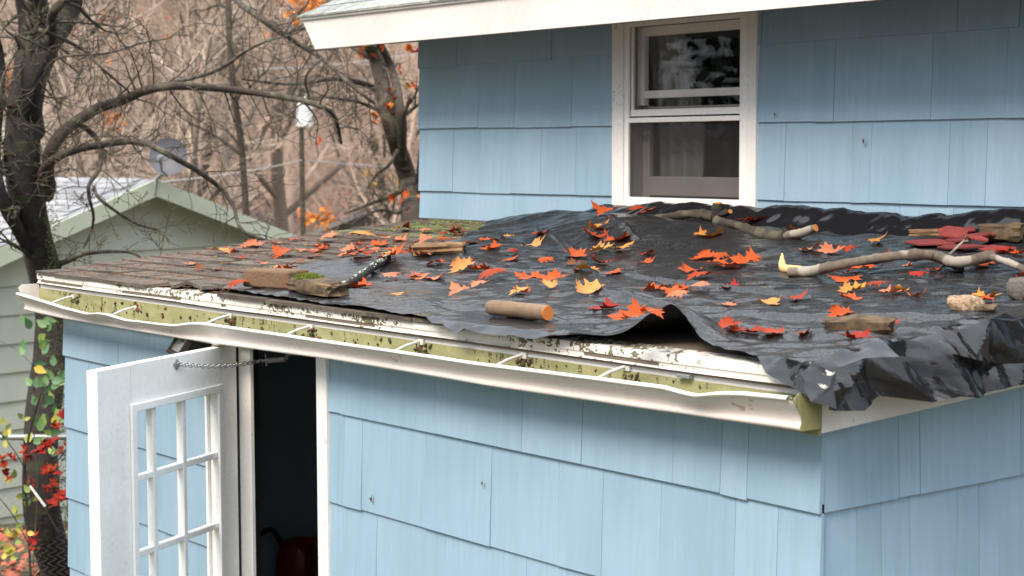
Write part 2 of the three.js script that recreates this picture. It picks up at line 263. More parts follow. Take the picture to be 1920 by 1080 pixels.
{ // roof: deck, shingle tabs, drip edge, fascia, rake board
  const r = grp('roof', add), x0 = -4.27, x1 = 0.075, dk = 0.05;
  mesh('deck', prism([[0.07, yR(0.07) - 0.008], [-1.93, yR(-1.93) - 0.008], [-1.93, yR(-1.93) - dk], [0.07, yR(0.07) - dk]], x1 - x0 - 0.02, 'zy').translate(x0 + 0.01, 0, 0), darkIn, r);
  const drip = [];
  mesh('drip_edge', (() => { // folded white metal: flange on the deck and a face with a groove
    const n = 60, pr = [[0.0, 0], [0.072, 0], [0.075, -0.006], [0.075, -0.021], [0.071, -0.023], [0.071, -0.033], [0.078, -0.037]], p = [], u = [], id = [];
    for (let i = 0; i <= n; i++) { const x = x0 - 0.02 + (x1 - x0 + 0.0) * i / n; pr.forEach(([z, y], k) => { p.push(x, yR(z) - 0.0045 + y + 0.0022 * nz(x * 2.2, k * 0.2, 5), z + 0.002 * nz(x * 3, 2, 9)); u.push((x - x0 + 0.02) / 4.4, 1 - [0, 0.45, 0.5, 0.7, 0.78, 0.95, 1][k]); }); }
    const K = pr.length; for (let i = 0; i < n; i++) for (let k = 0; k < K - 1; k++) { const a = i * K + k; id.push(a, a + 1, a + K, a + 1, a + K + 1, a + K); }
    const g = new THREE.BufferGeometry(); g.setAttribute('position', new THREE.Float32BufferAttribute(p, 3)); g.setAttribute('uv', new THREE.Float32BufferAttribute(u, 2)); g.setIndex(id); return toCreasedNormals(g, 0.5);
  })(), dripDirt, r);
  mesh('fascia', [box(-4.29, 0.06, 2.15, 2.263, 0.03, 0.06, 0.003)], white, r);
  mesh('rake_board', prism([[0.0595, 2.15], [-1.93, 2.262], [-1.93, yR(-1.93) - 0.012], [0.0595, yR(0.06) - 0.03]], 0.028, 'zy').translate(0.033, 0, 0), white, r);
  mesh('rake_board', prism([[0.0295, 2.15], [-1.93, 2.262], [-1.93, yR(-1.93) - 0.012], [0.0295, yR(0.06) - 0.03]], 0.028, 'zy').translate(-4.288, 0, 0), white, r);
  mesh('soffit', box(-4.25, 0.03, 2.145, 2.16, 0.016, 0.0295), white, r);
  // tabs, bottom row first; under the tarp only the deck goes on
  for (let k = 0; k < 15; k++) {
    const zf = 0.088 - 0.132 * k; let x = x0 - 0.012;
    const end = lerpT([[-1.9, -3.0], [-1.1, -2.75], [-0.4, -2.5], [0.1, -1.2]], zf);
    while (x < end) {
      const w = x < x0 ? 0.1 + rs() * 0.25 : 0.24 + rs() * 0.1, torn = k === 0 && x > -3.35 && x < -2.75, front = zf - (torn ? 0.03 + rs() * 0.03 : (rs()) * 0.006), back = Math.max(-1.92, zf - 0.2), t = 0.0095 + rs() * 0.003, n = 6;
      const g = new THREE.BoxGeometry(1, 1, 1, n, 1, 1), p = g.attributes.position, lift = rs() < 0.25 ? 0.006 * rs() : 0;
      for (let i = 0; i < p.count; i++) {
        const q = p.getX(i) + 0.5, X = x + 0.0012 + (w - 0.0024) * q, fr = p.getZ(i) > 0; let z = fr ? front + (torn ? 0.03 * nz(X * 22, 1, 4) : 0.0025 * nz(X * 9, k, 6)) : back;
        const up = p.getY(i) > 0 ? (fr ? t : 0.0015) : -0.0005; p.setXYZ(i, X, yR(z) + up + (fr ? lift * q + (torn ? 0.012 * (0.5 + nz(X * 15, 2, 3)) : 0.0012 * nz(X * 7, k, 8)) : 0) - 0.002, z);
      }
      g.computeVertexNormals(); uvBox(g, 1.6, rs() * 7, rs() * 7);
      mesh('roof_shingle', g, zf < -1.25 && rs() < 0.4 ? mossTab : roofTab[(rs() * 3) | 0], r); x += w;
    }
  }
  mesh('flashing', box(-4.3, -2.6, yR(-1.9) - 0.004, yR(-1.9) + 0.012, -1.926, -1.9), std({ map: speckled([96, 92, 84], [50, 52, 34], 0.8, 0.5), roughness: 0.9 }), r);
}
{ // gutter, bent front lip, algae green inside
  const g = grp('gutter', add), n = 150, x0 = -4.29, x1 = 0.062;
  const lip = x => lerpT([[-4.29, 2.213], [-4.1, 2.202], [-3.83, 2.184], [-3.59, 2.177], [-3.5, 2.186], [-3.42, 2.188], [-3.27, 2.174], [-3.0, 2.18], [-2.89, 2.184], [-2.78, 2.2], [-2.69, 2.207], [-1.93, 2.209], [-1.1, 2.212], [-0.55, 2.221], [-0.36, 2.223], [-0.28, 2.217], [-0.24, 2.216], [-0.17, 2.229], [-0.1, 2.236], [0.07, 2.242]], x);
  const bot = x => lerpT([[-4.3, 2.14], [-3.9, 2.132], [-2.67, 2.133], [-1.9, 2.148], [-1.1, 2.146], [0.06, 2.162]], x);
  const bulge = x => 0.014 * Math.exp(-(((x + 3.5) / 0.25) ** 2)) - 0.008 * Math.exp(-(((x + 3.2) / 0.12) ** 2)) + 0.006 * Math.exp(-(((x + 0.25) / 0.07) ** 2));
  const sheet = (pr, name, m, a = x0, b = x1) => {
    const p = [], u = [], id = [], K = pr.length;
    for (let i = 0; i <= n; i++) { const x = a + (b - a) * i / n, L = lip(x), B = bot(x); pr.forEach(([z, y, w = 0], k) => { p.push(x, B + y * (L - B) + 0.0008 * nz(x * 6, k, 3), z + (y > 0.3 ? bulge(x) * y : 0) + 0.0006 * nz(x * 8, k, 2)); u.push(x * 0.7, (y + z * 6) * 0.1 + w); }); }
    for (let i = 0; i < n; i++) for (let k = 0; k < K - 1; k++) { const q = i * K + k; id.push(q, q + 1, q + K, q + 1, q + K + 1, q + K); }
    const s = new THREE.BufferGeometry(); s.setAttribute('position', new THREE.Float32BufferAttribute(p, 3)); s.setAttribute('uv', new THREE.Float32BufferAttribute(u, 2)); s.setIndex(id); s.computeVertexNormals(); return mesh(name, s, m, g);
  };
  sheet([[0.118, 0.004], [0.131, 0.0], [0.134, 0.07], [0.134, 0.15], [0.130, 0.2], [0.1295, 0.3], [0.133, 0.45], [0.142, 0.62], [0.151, 0.74], [0.157, 0.84], [0.159, 0.9]], 'front_face', pinkWhite);
  sheet([[0.159, 0.9], [0.165, 0.91], [0.169, 0.95], [0.168, 1.01], [0.162, 1.04], [0.154, 1.04], [0.149, 1.0], [0.150, 0.95]], 'front_lip', lipWhite, x0, x1 - 0.012);
  const bk = new THREE.PlaneGeometry(x1 - x0, 0.087); bk.translate((x0 + x1) / 2, 2.145 + 0.0435, 0.064); { const uv = bk.attributes.uv; for (let i = 0; i < 4; i++) uv.setXY(i, uv.getX(i) * 3.0, uv.getY(i) * 0.9); } mesh('back_panel', bk, algae, g);
  sheet([[0.064, 0.03], [0.118, 0.02]], 'bottom_panel', algae);
  const B = bot(x1), L = lip(x1), H = L - B;
  for (const [x, m] of [[x1, algae], [x0 + 0.001, pinkWhite]]) mesh('end_cap', prism([[0.065, 2.25], [0.065, B], [0.131, B], [0.134, B + 0.13 * H], [0.13, B + 0.25 * H], [0.134, B + 0.45 * H], [0.151, B + 0.74 * H], [0.159, B + 0.95 * H], [0.14, 2.25]], 0.0015, 'zy').translate(x, 0, 0), m, g);
  for (const x of [-3.97, -3.41, -2.68, -2.15, -1.53, -1.04, -0.615]) { // strap hangers from lip to fascia
    const L = lip(x), a = V(x, L - 0.004, 0.158), b = V(x + 0.012, L + 0.024, 0.066), pts = [a, V(x + 0.004, L + 0.012, 0.115), b];
    mesh('hanger', [tubeGeo(pts, [0.0045, 0.0045, 0.0045], 6), box(x + 0.002, x + 0.028, L + 0.012, L + 0.03, 0.062, 0.07, 0.002)], spikeMat, g);
  }
  { const r = rngOf(83), n = 260, I = new THREE.InstancedMesh(new THREE.IcosahedronGeometry(0.5, 1), std({ roughness: 1 }), n), M = new THREE.Matrix4(), Q = new THREE.Quaternion(), E = new THREE.Euler(), c = new THREE.Color(), X = [-3.97, -3.41, -2.68, -2.15, -1.53, -1.04, -0.615]; // rotten leaf sludge round the hangers and along the back
    for (let i = 0; i < n; i++) { const x = i % 3 ? X[i % 7] + 0.02 + 0.05 * (r() + r() - 1) : -4.2 + 4.2 * r(), s = 0.004 + 0.011 * r() ** 2; M.compose(V(x, i % 3 ? 2.19 + 0.035 * r() : 2.175 + 0.05 * r(), 0.0655), Q.setFromEuler(E.set(r() * 6, r() * 6, r() * 6)), V(s * 1.6, s * (0.5 + r()), s * 0.8)); I.setMatrixAt(i, M); I.setColorAt(i, c.setRGB(...[[0.05, 0.04, 0.02], [0.09, 0.06, 0.03], [0.16, 0.06, 0.03], [0.06, 0.06, 0.025]][(r() * 4) | 0])); }
    I.name = 'sludge'; I.castShadow = I.receiveShadow = true; I.userData.kind = 'stuff'; g.add(I); }
  mesh('broken_hanger', box(-0.4, -0.355, 2.236, 2.246, 0.064, 0.082, 0.002), galv, g);
}

// ---------------------------------------------------------------- the main house
const house = thing('main_house', 'taller blue shingled house with white window and white eave board', 'building');
const wx = { o0: -2.885, c0: -2.814, g0: -2.787, g1: -2.138, c1: -2.095, o1: -2.044 };
{
  const w = grp('upper_wall', house), cut = [[wx.o0, wx.o1, 2.5, 3.6]], r = -4.32, R = 2.2;
  mesh('sheathing', [box(r, wx.c0, 0, 3.48, ZU - 0.1, ZU - 0.002), box(wx.c1, R, 0, 3.48, ZU - 0.1, ZU - 0.002), box(wx.c0, wx.c1, 0, 2.58, ZU - 0.1, ZU - 0.002), box(wx.c0, wx.c1, 3.36, 3.48, ZU - 0.1, ZU - 0.002)], darkIn, w);
  const U = 3.208;
  course(w, r, R, U, 3.46, 'x', ZU, [-4.0, -3.3, -1.7, -1.1], cut);
  course(w, r, R, U - 0.3, U + 0.02, 'x', ZU, [-3.838, -3.164, -1.755, -1.656, -1.208, -0.895], cut);
  course(w, r, R, U - 0.6, U - 0.28, 'x', ZU, [-4.042, -3.828, -3.598, -3.379, -3.135, -1.57, -1.479, -1.128, -0.971], cut);
  course(w, r, R, 2.474, U - 0.58, 'x', ZU, [-3.968, -3.58, -3.219, -1.83, -1.343, -1.108, -0.93], cut);
  mesh('end_wall', box(r, r + 0.1, 0, 3.48, -6, ZU - 0.1), blue[1], house);
  mesh('back_wall', box(r, R, 0, 3.48, -6.1, -6), blue[1], house);
  mesh('end_wall', box(R - 0.1, R, 0, 3.48, -6, ZU - 0.1), blue[1], house);
  mesh('room_floor', box(r + 0.1, R - 0.1, 1.9, 2.0, -6, ZU - 0.1), darkIn, house);
  mesh('ceiling', box(r + 0.1, R - 0.1, 3.42, 3.47, -6, ZU - 0.1), darkIn, house);
  mesh('partition', box(r + 0.1, R - 0.1, 2.0, 3.42, -4.2, -4.1), std({ color: new THREE.Color('rgb(120,112,104)') }), house);
}
{ // window: casing, storm frame, recessed sashes, panes, insect screen
  const w = grp('window', house), z = ZU, F = 0.024;
  mesh('casing', box(wx.o0, wx.c0, 2.5, 3.45, z - 0.05, z + F, 0.003), white, w);
  mesh('casing', box(wx.c1, wx.o1, 2.5, 3.45, z - 0.05, z + F, 0.003), white, w);
  mesh('casing', box(wx.c0, wx.c1, 3.345, 3.45, z - 0.05, z + F - 0.002, 0.003), white, w);
  mesh('sill', box(wx.c0, wx.c1, 2.53, 2.575, z - 0.1, z + F + 0.012, 0.004), white, w);
  const s0 = z + 0.004, s1 = z + 0.018;
  mesh('storm_frame', [box(wx.c0 + 0.001, wx.g0, 2.576, 3.344, s0, s1, 0.003), box(wx.g1, wx.c1 - 0.001, 2.576, 3.344, s0, s1, 0.003), box(wx.g0, wx.g1, 3.318, 3.343, s0, s1 - 0.001), box(wx.g0, wx.g1, 2.577, 2.606, s0, s1 - 0.001), box(wx.g0, wx.g1, 2.917, 2.938, s0, s1 + 0.002, 0.003)], whiteDoor, w);
  mesh('storm_rail', [box(wx.g0 + 0.001, wx.g1 - 0.001, 2.944, 2.972, s0 - 0.012, s1 - 0.012, 0.003), box(wx.g0 + 0.001, wx.g0 + 0.012, 2.972, 3.317, s0 - 0.012, s0 - 0.002)], whiteDoor, w);
  const pl = (x0, x1, y0, y1, zz, name, m) => { const p = new THREE.PlaneGeometry(x1 - x0, y1 - y0); p.translate((x0 + x1) / 2, (y0 + y1) / 2, zz); return mesh(name, p, m, w); };
  pl(wx.g0 + 0.01, wx.g1, 2.972, 3.32, s0 - 0.006, 'pane', glass);
  pl(wx.g0, wx.g1, 2.605, 2.918, s0 + 0.002, 'insect_screen', std({ color: new THREE.Color('rgb(58,56,56)'), transparent: true, opacity: 0.42, roughness: 0.9 }));
  mesh('jamb', [box(wx.c0 + 0.0005, wx.c0 + 0.012, 2.58, 3.34, z - 0.1, s0 - 0.0005), box(wx.c1 - 0.012, wx.c1 - 0.0005, 2.58, 3.34, z - 0.1, s0 - 0.0005), box(wx.c0 + 0.012, wx.c1 - 0.012, 3.32, 3.342, z - 0.1, s0 - 0.0005)], greyWood, w);
  const a = wx.c0 + 0.013, b = wx.c1 - 0.013;
  mesh('upper_sash', [box(a, a + 0.042, 2.99, 3.318, z - 0.075, z - 0.045, 0.003), box(b - 0.042, b, 2.99, 3.318, z - 0.075, z - 0.045, 0.003), box(a + 0.042, b - 0.042, 3.02, 3.052, z - 0.075, z - 0.045, 0.003), box(a + 0.042, b - 0.042, 3.28, 3.318, z - 0.075, z - 0.045)], white, w);
  mesh('lower_sash', [box(a, a + 0.045, 2.585, 2.99, z - 0.1, z - 0.076, 0.003), box(b - 0.045, b, 2.585, 2.99, z - 0.1, z - 0.076, 0.003), box(a + 0.045, b - 0.045, 2.61, 2.692, z - 0.1, z - 0.076, 0.004), box(a + 0.045, b - 0.045, 2.952, 2.985, z - 0.1, z - 0.076)], greyWood, w);
  mesh('sash_lock', [box(-2.49, -2.44, 3.052, 3.064, z - 0.075, z - 0.05, 0.003), box(-2.475, -2.455, 3.06, 3.076, z - 0.07, z - 0.055, 0.003)], blackGap, w);
  pl(a + 0.04, b - 0.04, 3.05, 3.282, z - 0.06, 'pane', glass); pl(a + 0.044, b - 0.044, 2.69, 2.955, z - 0.088, 'pane', glass);
}
{ // pleated curtains tied aside behind the glass
  const sheer = std({ color: new THREE.Color('rgb(150,147,142)'), roughness: 0.95 });
  const drape = (x0, x1, y0, y1, tie, label) => {
    const g = new THREE.PlaneGeometry(1, 1, 60, 20), p = g.attributes.position;
    for (let i = 0; i < p.count; i++) { const u = p.getX(i) + 0.5, v = p.getY(i) + 0.5, q = tie(v); p.setXYZ(i, x0 + (x1 - x0) * u * q[1] + (x1 - x0) * q[0], y0 + (y1 - y0) * v, ZU - 0.16 + 0.018 * Math.sin(u * 40 + v * 2) + 0.01 * nz(u * 6, v * 3, 2)); }
    g.computeVertexNormals(); tag(mesh('curtain', g, sheer), label, 'curtain');
  };
  drape(-3.02, -2.5, 2.3, 3.4, v => [0, v < 0.56 ? 0.98 : 0.98 - 0.75 * (v - 0.56)], 'pale pleated curtain hanging behind the left side of the window');
  drape(-2.12, -2.5, 2.3, 3.4, v => [0, 0.18 + 0.5 * Math.max(0, v - 0.5) ** 1.2], 'pale gathered curtain hanging behind the right side of the window');
}
{ // eave: fascia with a raked end cut, soffit, roof with shingle tabs
  const e = grp('eave', house), zf = -1.5, x0 = -4.7, R = 2.5, sl = 0.42, yt = 3.452, yU = z => yt + (zf - z) * sl;
  mesh('fascia', prism([[x0 + 0.0, yt - 0.012], [x0 + 0.112, 3.296], [R, 3.296], [R, yt - 0.012]], 0.024).translate(0, 0, zf - 0.024), cleanPink, e);
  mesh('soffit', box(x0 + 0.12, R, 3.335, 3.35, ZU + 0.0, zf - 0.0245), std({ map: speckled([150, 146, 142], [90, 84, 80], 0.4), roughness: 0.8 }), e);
  mesh('drip_edge', box(x0 - 0.012, R, yt - 0.0115, yt + 0.012, zf - 0.02, zf + 0.012, 0.003), white, e);
  mesh('soffit', prism([[ZU, 3.35], [-6, 3.48], [-6, 3.5], [ZU, 3.42]], 0.42, 'zy').translate(x0 + 0.02, 0, 0), white, e);
  const r = grp('roof', house);
  mesh('deck', prism([[zf - 0.004, yU(zf) + 0.01], [-4.2, yU(-4.2) + 0.01], [-4.2, yU(-4.2) - 0.03], [zf - 0.004, yU(zf) - 0.0]], R - x0 - 0.01, 'zy').translate(x0 + 0.005, 0, 0), darkIn, r);
  mesh('deck', prism([[-6.9, yU(-4.2) - 2.7 * sl], [-4.2, yU(-4.2) + 0.01], [-4.2, yU(-4.2) - 0.03], [-6.9, yU(-4.2) - 2.7 * sl - 0.03]], R - x0 - 0.01, 'zy').translate(x0 + 0.005, 0, 0), greyTab[1], r);
  mesh('gable_infill', prism([[ZU - 0.01, 3.48], [-6.05, 3.48], [-4.2, yU(-4.2) - 0.04], [ZU - 0.01, yU(ZU) - 0.04]], 0.1, 'zy').translate(-4.32, 0, 0), blue[1], house);
  for (let k = 0; k < 20; k++) {
    const z0 = zf + 0.022 - 0.13 * k; let x = x0 - 0.02; const lim = k < 5 ? 0.2 : -1.9;
    while (x < lim) {
      const w = 0.22 + rs() * 0.12, g = new THREE.BoxGeometry(1, 1, 1), p = g.attributes.position, t = 0.007 + rs() * 0.003;
      for (let i = 0; i < 24; i++) { const fr = p.getZ(i) > 0, z = fr ? z0 - rs() * 0.002 : z0 - 0.19; p.setXYZ(i, p.getX(i) > 0 ? x + w - 0.001 : x + 0.001, yU(z) + 0.011 + (p.getY(i) > 0 ? (fr ? t : 0.0015) : -0.001), z); }
      g.computeVertexNormals(); uvBox(g, 1.5, rs() * 5, rs() * 5); mesh('roof_shingle', g, greyTab[(rs() * 3) | 0], r); x += w;
    }
  }
}

// ---------------------------------------------------------------- black plastic sheet over the low roof
const triN = (x, y, s, w = 0.35) => { // creased noise: linear inside triangles, sharp along their edges
  const wx_ = x + w * nz(x * 0.6, y * 0.6, s + 40), wy_ = y + w * nz(x * 0.6 + 9, y * 0.6, s + 41), i = Math.floor(wx_), j = Math.floor(wy_), fx = wx_ - i, fy = wy_ - j;
  const a = H2(i, j, s), b = H2(i + 1, j, s), c = H2(i, j + 1, s), d = H2(i + 1, j + 1, s);
  return ((fx + fy < 1 ? a + (b - a) * fx + (c - a) * fy : d + (c - d) * (1 - fx) + (b - d) * (1 - fy)) - 0.5) * 2;
};
const gs = (v, c, w) => Math.exp(-(((v - c) / w) ** 2));
const creases = [ // straight packing folds: x, z start; x, z end; height
  [-2.233, -0.717, -1.492, -0.775, 0.007], [-1.492, -0.775, -0.605, -0.639, 0.009], [-1.366, -0.752, -0.509, -0.619, 0.004], [-1.237, -1.132, -0.215, -1.039, 0.006], [-1.349, -1.408, -0.478, -1.429, 0.004],
  [-2.855, -1.47, -2.719, -1.378, 0.008], [-2.487, -1.538, -2.157, -1.397, 0.009], [-2.681, -1.396, -2.218, -1.168, 0.007], [-2.533, -0.833, -2.143, -0.707, 0.008], [-2.418, -1.258, -1.462, -1.086, 0.003], [-2.093, -0.027, -1.174, -0.109, 0.003], [-1.221, -0.088, -0.371, 0.05, 0.004], [-1.257, -0.408, -0.864, -0.367, 0.006]];
const segD = (x, z, c) => { const dx = c[2] - c[0], dz = c[3] - c[1], t = Math.max(0, Math.min(1, ((x - c[0]) * dx + (z - c[1]) * dz) / (dx * dx + dz * dz))); return Math.hypot(x - c[0] - dx * t, z - c[1] - dz * t); };
const humpA = [[-3.5, 0.0], [-3.42, 0.012], [-3.25, 0.05], [-3.05, 0.075], [-2.75, 0.084], [-2.3, 0.076], [-2.0, 0.05], [-1.6, 0.022], [-1.2, 0.012], [0, 0.01]];
function tarpLift(x, z) {                      // height of the sheet above the shingles
  let h = 0.019 + 0.009 * fbm(x * 1.6, z * 3.4, 210, 3) + 0.0045 * Math.abs(nz(x * 2.6 + z, z * 13, 214)) + 0.006 * triN(x * 4 + z, z * 8, 217, 0.15) + 0.006 * triN(x * 11 + z * 3, z * 19, 219, 0.12) + 0.003 * triN(x * 26, z * 40 + x * 5, 220, 0.1) + 0.005 * Math.max(0, nz(x * 1.4 + 3 * z, z * 7 + x * 1.5, 221)) ** 2;
  const A = lerpT(humpA, x + 0.04 * nz(z * 5, 1, 3));
  const wig = 0.06 * nz(x * 3, 2, 8), z1 = z + wig;
  h += A * (sm(-1.28, -1.62, z1) - 0.42 * sm(-1.66, -1.8, z1)) * (1 + 0.12 * triN(x * 6, z * 6, 230));
  const up = lerpT([[-3.5, 0], [-3.3, 0.02], [-3.1, 0.04], [-2.95, 0.075], [-2.8, 0.088], [-2.6, 0.1], [-2.1, 0.096], [-1.9, 0.1], [-1.3, 0.085], [-1.05, 0.095], [-0.8, 0.115], [0, 0.14]], x);
  const at = lerpT(humpA, x) * 0.58; h += Math.max(0, up - at) * sm(-1.80, -1.9, z) * (1 + 0.16 * triN(x * 9, z * 14, 233, 0.1));
  if (x > -2.3) h += 0.022 * sm(-2.3, -1.9, x) * gs(z + 0.03 * nz(x * 4, 3, 5), -1.76, 0.04) * (0.6 + 0.6 * Math.abs(triN(x * 7, z * 8, 235)));
  h += 0.035 * gs(x, -2.78, 0.2) * gs(z, -0.62, 0.16) + 0.03 * gs(x, -2.62, 0.16) * gs(z, -0.9, 0.14) + 0.04 * gs(x, -2.86, 0.18) * gs(z, -1.2, 0.1) + 0.022 * gs(x, -2.5, 0.25) * gs(z, -1.05, 0.12);
  h += 0.016 * gs(x, -1.5, 0.4) * gs(z, -0.55, 0.1) + 0.02 * gs(x, -1.1, 0.22) * gs(z, -0.42, 0.06);
  h += 0.02 * sm(-1.0, -0.7, x) * gs(z + 0.03 * nz(x * 3, 1, 6), -0.36 - 0.12 * sm(-0.5, 0, x), 0.03);       // pleat along the front
  h += 0.018 * sm(-0.7, -0.3, x) * gs(z + 0.02 * nz(x * 5, 1, 16), -0.17, 0.03) * (1 - sm(-0.05, 0.05, x));
  h += 0.085 * gs(x, -0.475, 0.115) * sm(-0.22, 0.05, z) * (0.75 + 0.25 * (x < -0.475 ? 1 : sm(-0.30, -0.475, x)));   // lifted flap at the eave
  h += 0.02 * sm(-0.22, 0.09, x) * Math.max(0, pleat(z)) * sm(0.08, 0.0, z);
  for (const c of creases) { const d = segD(x, z, c); if (d < 0.02) h += 1.5 * c[4] * Math.max(0, 1 - d / 0.011); }
  return Math.max(0.0155, h);
}
const pleatK = (() => { const r = rngOf(91), k = [[0.3, 0.1], [0.12, 0], [0.02, 0.75], [-0.07, 0.2], [-0.12, 0.95], [-0.22, 0.1], [-0.31, 0.3], [-0.335, 0.85], [-0.37, 0.25], [-0.44, 1], [-0.5, 0.15], [-0.6, 0.8], [-0.66, 0.1]]; while (k[k.length - 1][0] > -3) { const l = k[k.length - 1]; k.push([l[0] - 0.03 - 0.13 * r(), k.length % 2 ? 0.55 + 0.5 * r() : 0.3 * r()]); } return k.reverse(); })();
const pleat = v => lerpT(pleatK, v);               // sharp folds of the hanging edge
const XE = 0.09, ZE = 0.095;                   // roof edges the sheet folds over
const tarpTop = (x, z) => yR(z) + tarpLift(x, z);
{
  const frontZ = [[-2.9, 0.045], [-2.6, 0.062], [-2.3, 0.072], [-2.02, 0.07], [-1.75, 0.08], [-1.5, 0.095], [-1.22, 0.13], [-0.955, 0.13], [-0.77, 0.1], [-0.6, 0.07], [-0.475, 0.04], [-0.42, 0.03], [-0.38, 0.045], [-0.2, 0.07], [-0.11, 0.095], [0.0, 0.16], [0.1, 0.205], [0.16, 0.2], [0.25, 0.13]];
  const leftX = [[-1.905, -3.47], [-1.6, -3.3], [-1.09, -3.1], [-0.77, -3.05], [-0.42, -3.02], [-0.03, -2.86], [0.1, -2.84]];
  const dropX = z => 0.108 + 0.055 * sm(-0.05, -0.55, z) + 0.014 * pleat(z * 1.3 + 4);
  const NX = 520, NZ = 330, p = [], u = [], id = [];
  const place = (a, b) => {                    // flat sheet coordinates to space
    const ox = Math.max(0, a - XE), oz = Math.max(0, b - ZE), x = Math.min(a, XE), z = Math.min(b, ZE);
    let y = tarpTop(x, z), fl = 1 - sm(0, 0.05, Math.max(ox, oz)); y = yR(z) + 0.016 + (y - yR(z) - 0.016) * (fl * 0.8 + 0.2);
    if (!ox && !oz) return [x, y, z];
    const r = 0.02, bend = o => o < r ? [o * 0.9, o * o / (2 * r)] : [r * 0.9 + (o - r) * 0.16, r / 2 + (o - r) * 0.98];
    const [px, dx] = ox ? bend(ox) : [0, 0], [pz, dz] = oz ? (oz < r ? [oz * 0.9, oz * oz / (2 * r)] : [r * 0.9 + (oz - r) * 0.4, r / 2 + (oz - r) * 0.88]) : [0, 0];
    const both = ox && oz, drop = both ? Math.max(dx, dz) * 0.85 + Math.min(dx, dz) * 0.15 : dx + dz * (oz && !ox ? 0.8 : 1);
    const k = sm(0, 0.03, ox), f = k * (0.05 * pleat(b + ox * 0.8 * nz(b * 5, 1, 31)) * (0.35 + 5 * ox) + 0.03 * triN(b * 6.5 + ox * 3, ox * 11 + b * 2, 260, 0.05) + 0.008 * triN(b * 19 + ox * 6, ox * 17, 263, 0.05) + 0.014);
    const kz = sm(0, 0.04, oz), f2 = kz * (0.014 * triN(a * 7, oz * 7 + a * 3, 266, 0.05) + 0.006 * triN(a * 19 + oz * 4, oz * 15, 268, 0.05));
    return [x + px + f, y - drop, z + pz + f2 + k * 0.012 * triN(b * 8, ox * 7, 270)];
  };
    const flat = (i, j) => { const s = i / NX, t = j / NZ, b0 = -1.905 + t * 2.0, xl = lerpT(leftX, b0) + 0.012 * nz(b0 * 9, 2, 281), a = xl + (XE + dropX(Math.min(b0, 0.06)) - xl) * s, zf = lerpT(frontZ, a) + 0.004 * nz(a * 7, 4, 283); return [a, -1.905 + t * (zf + 1.905)]; };
  const SI = 8, SJ = 14, knots = {}, knot = (I, J) => knots[I * 999 + J] ??= (() => { // crumple corners of the hanging plastic
    const [a, b] = flat(Math.min(NX, I * SI), Math.min(NZ, J * SJ)), q = place(a, b), k = sm(-0.01, 0.03, Math.max(a - XE, b - ZE)); return [q[0] + k * 0.06 * (H2(I, J, 501) - 0.4), q[1] + k * 0.02 * (H2(I, J, 502) - 0.5), q[2] + k * 0.026 * (H2(I, J, 503) - 0.5)]; })();
  for (let j = 0; j <= NZ; j++) for (let i = 0; i <= NX; i++) {
    const [a, b] = flat(i, j), o = Math.max(a - XE, b - ZE); let q = place(a, b);
    if (o > -0.02) { // flat facets between the corners
      const I = Math.min(NX / SI - 1, Math.floor(i / SI)), J = Math.min(Math.ceil(NZ / SJ) - 1, Math.floor(j / SJ)), fx = i / SI - I, fy = (j - J * SJ) / (Math.min(NZ, (J + 1) * SJ) - J * SJ), A = knot(I, J), B = knot(I + 1, J), Cc = knot(I, J + 1), Dd = knot(I + 1, J + 1), flip = H2(I, J, 9) < 0.5, w = sm(-0.02, 0.012, o);
      const f = A.map((v, n) => flip ? (fx + fy < 1 ? v + (B[n] - v) * fx + (Cc[n] - v) * fy : Dd[n] + (Cc[n] - Dd[n]) * (1 - fx) + (B[n] - Dd[n]) * (1 - fy)) : (fx > fy ? v + (B[n] - v) * fx + (Dd[n] - B[n]) * fy : v + (Cc[n] - v) * fy + (Dd[n] - Cc[n]) * fx));
      q = q.map((v, n) => v + (f[n] - v) * w); q[0] += w * 0.007 * triN(b * 34, (a - XE) * 30 + b * 7, 521, 0.1) * sm(0, 0.03, o);
    }
    p.push(...q); u.push(a, b);
  }
  const W = NX + 1, hang = [], back = []; for (let j = 0; j < NZ; j++) for (let i = 0; i < NX; i++) { const q = j * W + i; (u[q * 2 + 1] < -1.815 ? back : Math.max(u[q * 2 + 2] - XE, u[q * 2 + 1] - ZE) > -0.012 ? hang : id).push(q, q + W, q + 1, q + 1, q + W, q + W + 1); }
  const g = new THREE.BufferGeometry(); g.setAttribute('position', new THREE.Float32BufferAttribute(p, 3)); g.setAttribute('uv', new THREE.Float32BufferAttribute(u, 2)); g.setIndex(id.concat(hang, back)); g.computeVertexNormals();
  const g2 = g.clone(), g3 = g.clone(); g2.setIndex(hang); g3.setIndex(back); g.setIndex(id);
  const drops = (() => { const n = 1024, h = new Float32Array(n * n), r = rngOf(5); for (let k = 0; k < 15000; k++) { const R = 1.4 + 3.0 * r() ** 3, cx = r() * n, cy = r() * n, q = Math.ceil(R); for (let y = -q; y <= q; y++) for (let x = -q; x <= q; x++) { const d = (x * x + y * y) / (R * R); if (d < 1) { const e = (((cy + y) | 0) & (n - 1)) * n + (((cx + x) | 0) & (n - 1)); h[e] = Math.max(h[e], Math.sqrt(1 - d) * R / 4.4); } } } return h; })();
  const wet = tex(1024, 1024, (i, j) => { const v = 40 + 200 * drops[j * 1024 + i]; return [v, v, v]; }, { srgb: false, rx: 1.35, ry: 1.35 });
  const wet2 = tex(512, 512, (i, j) => { const d = vn(i / 4, j / 4, 128, 128, 295); const v = d > 0.86 ? 220 : 60; return [v, v, v]; }, { srgb: false, rx: 1.6, ry: 1.6 });
  const rough = tex(512, 512, (i, j) => { const v = 90 + 80 * vn(i / 60, j / 24, 8.53 | 0, 21, 291) + 40 * vn(i / 9, j / 9, 57, 57, 292); return [0, v, 0]; }, { srgb: false, rx: 0.9, ry: 0.9 });
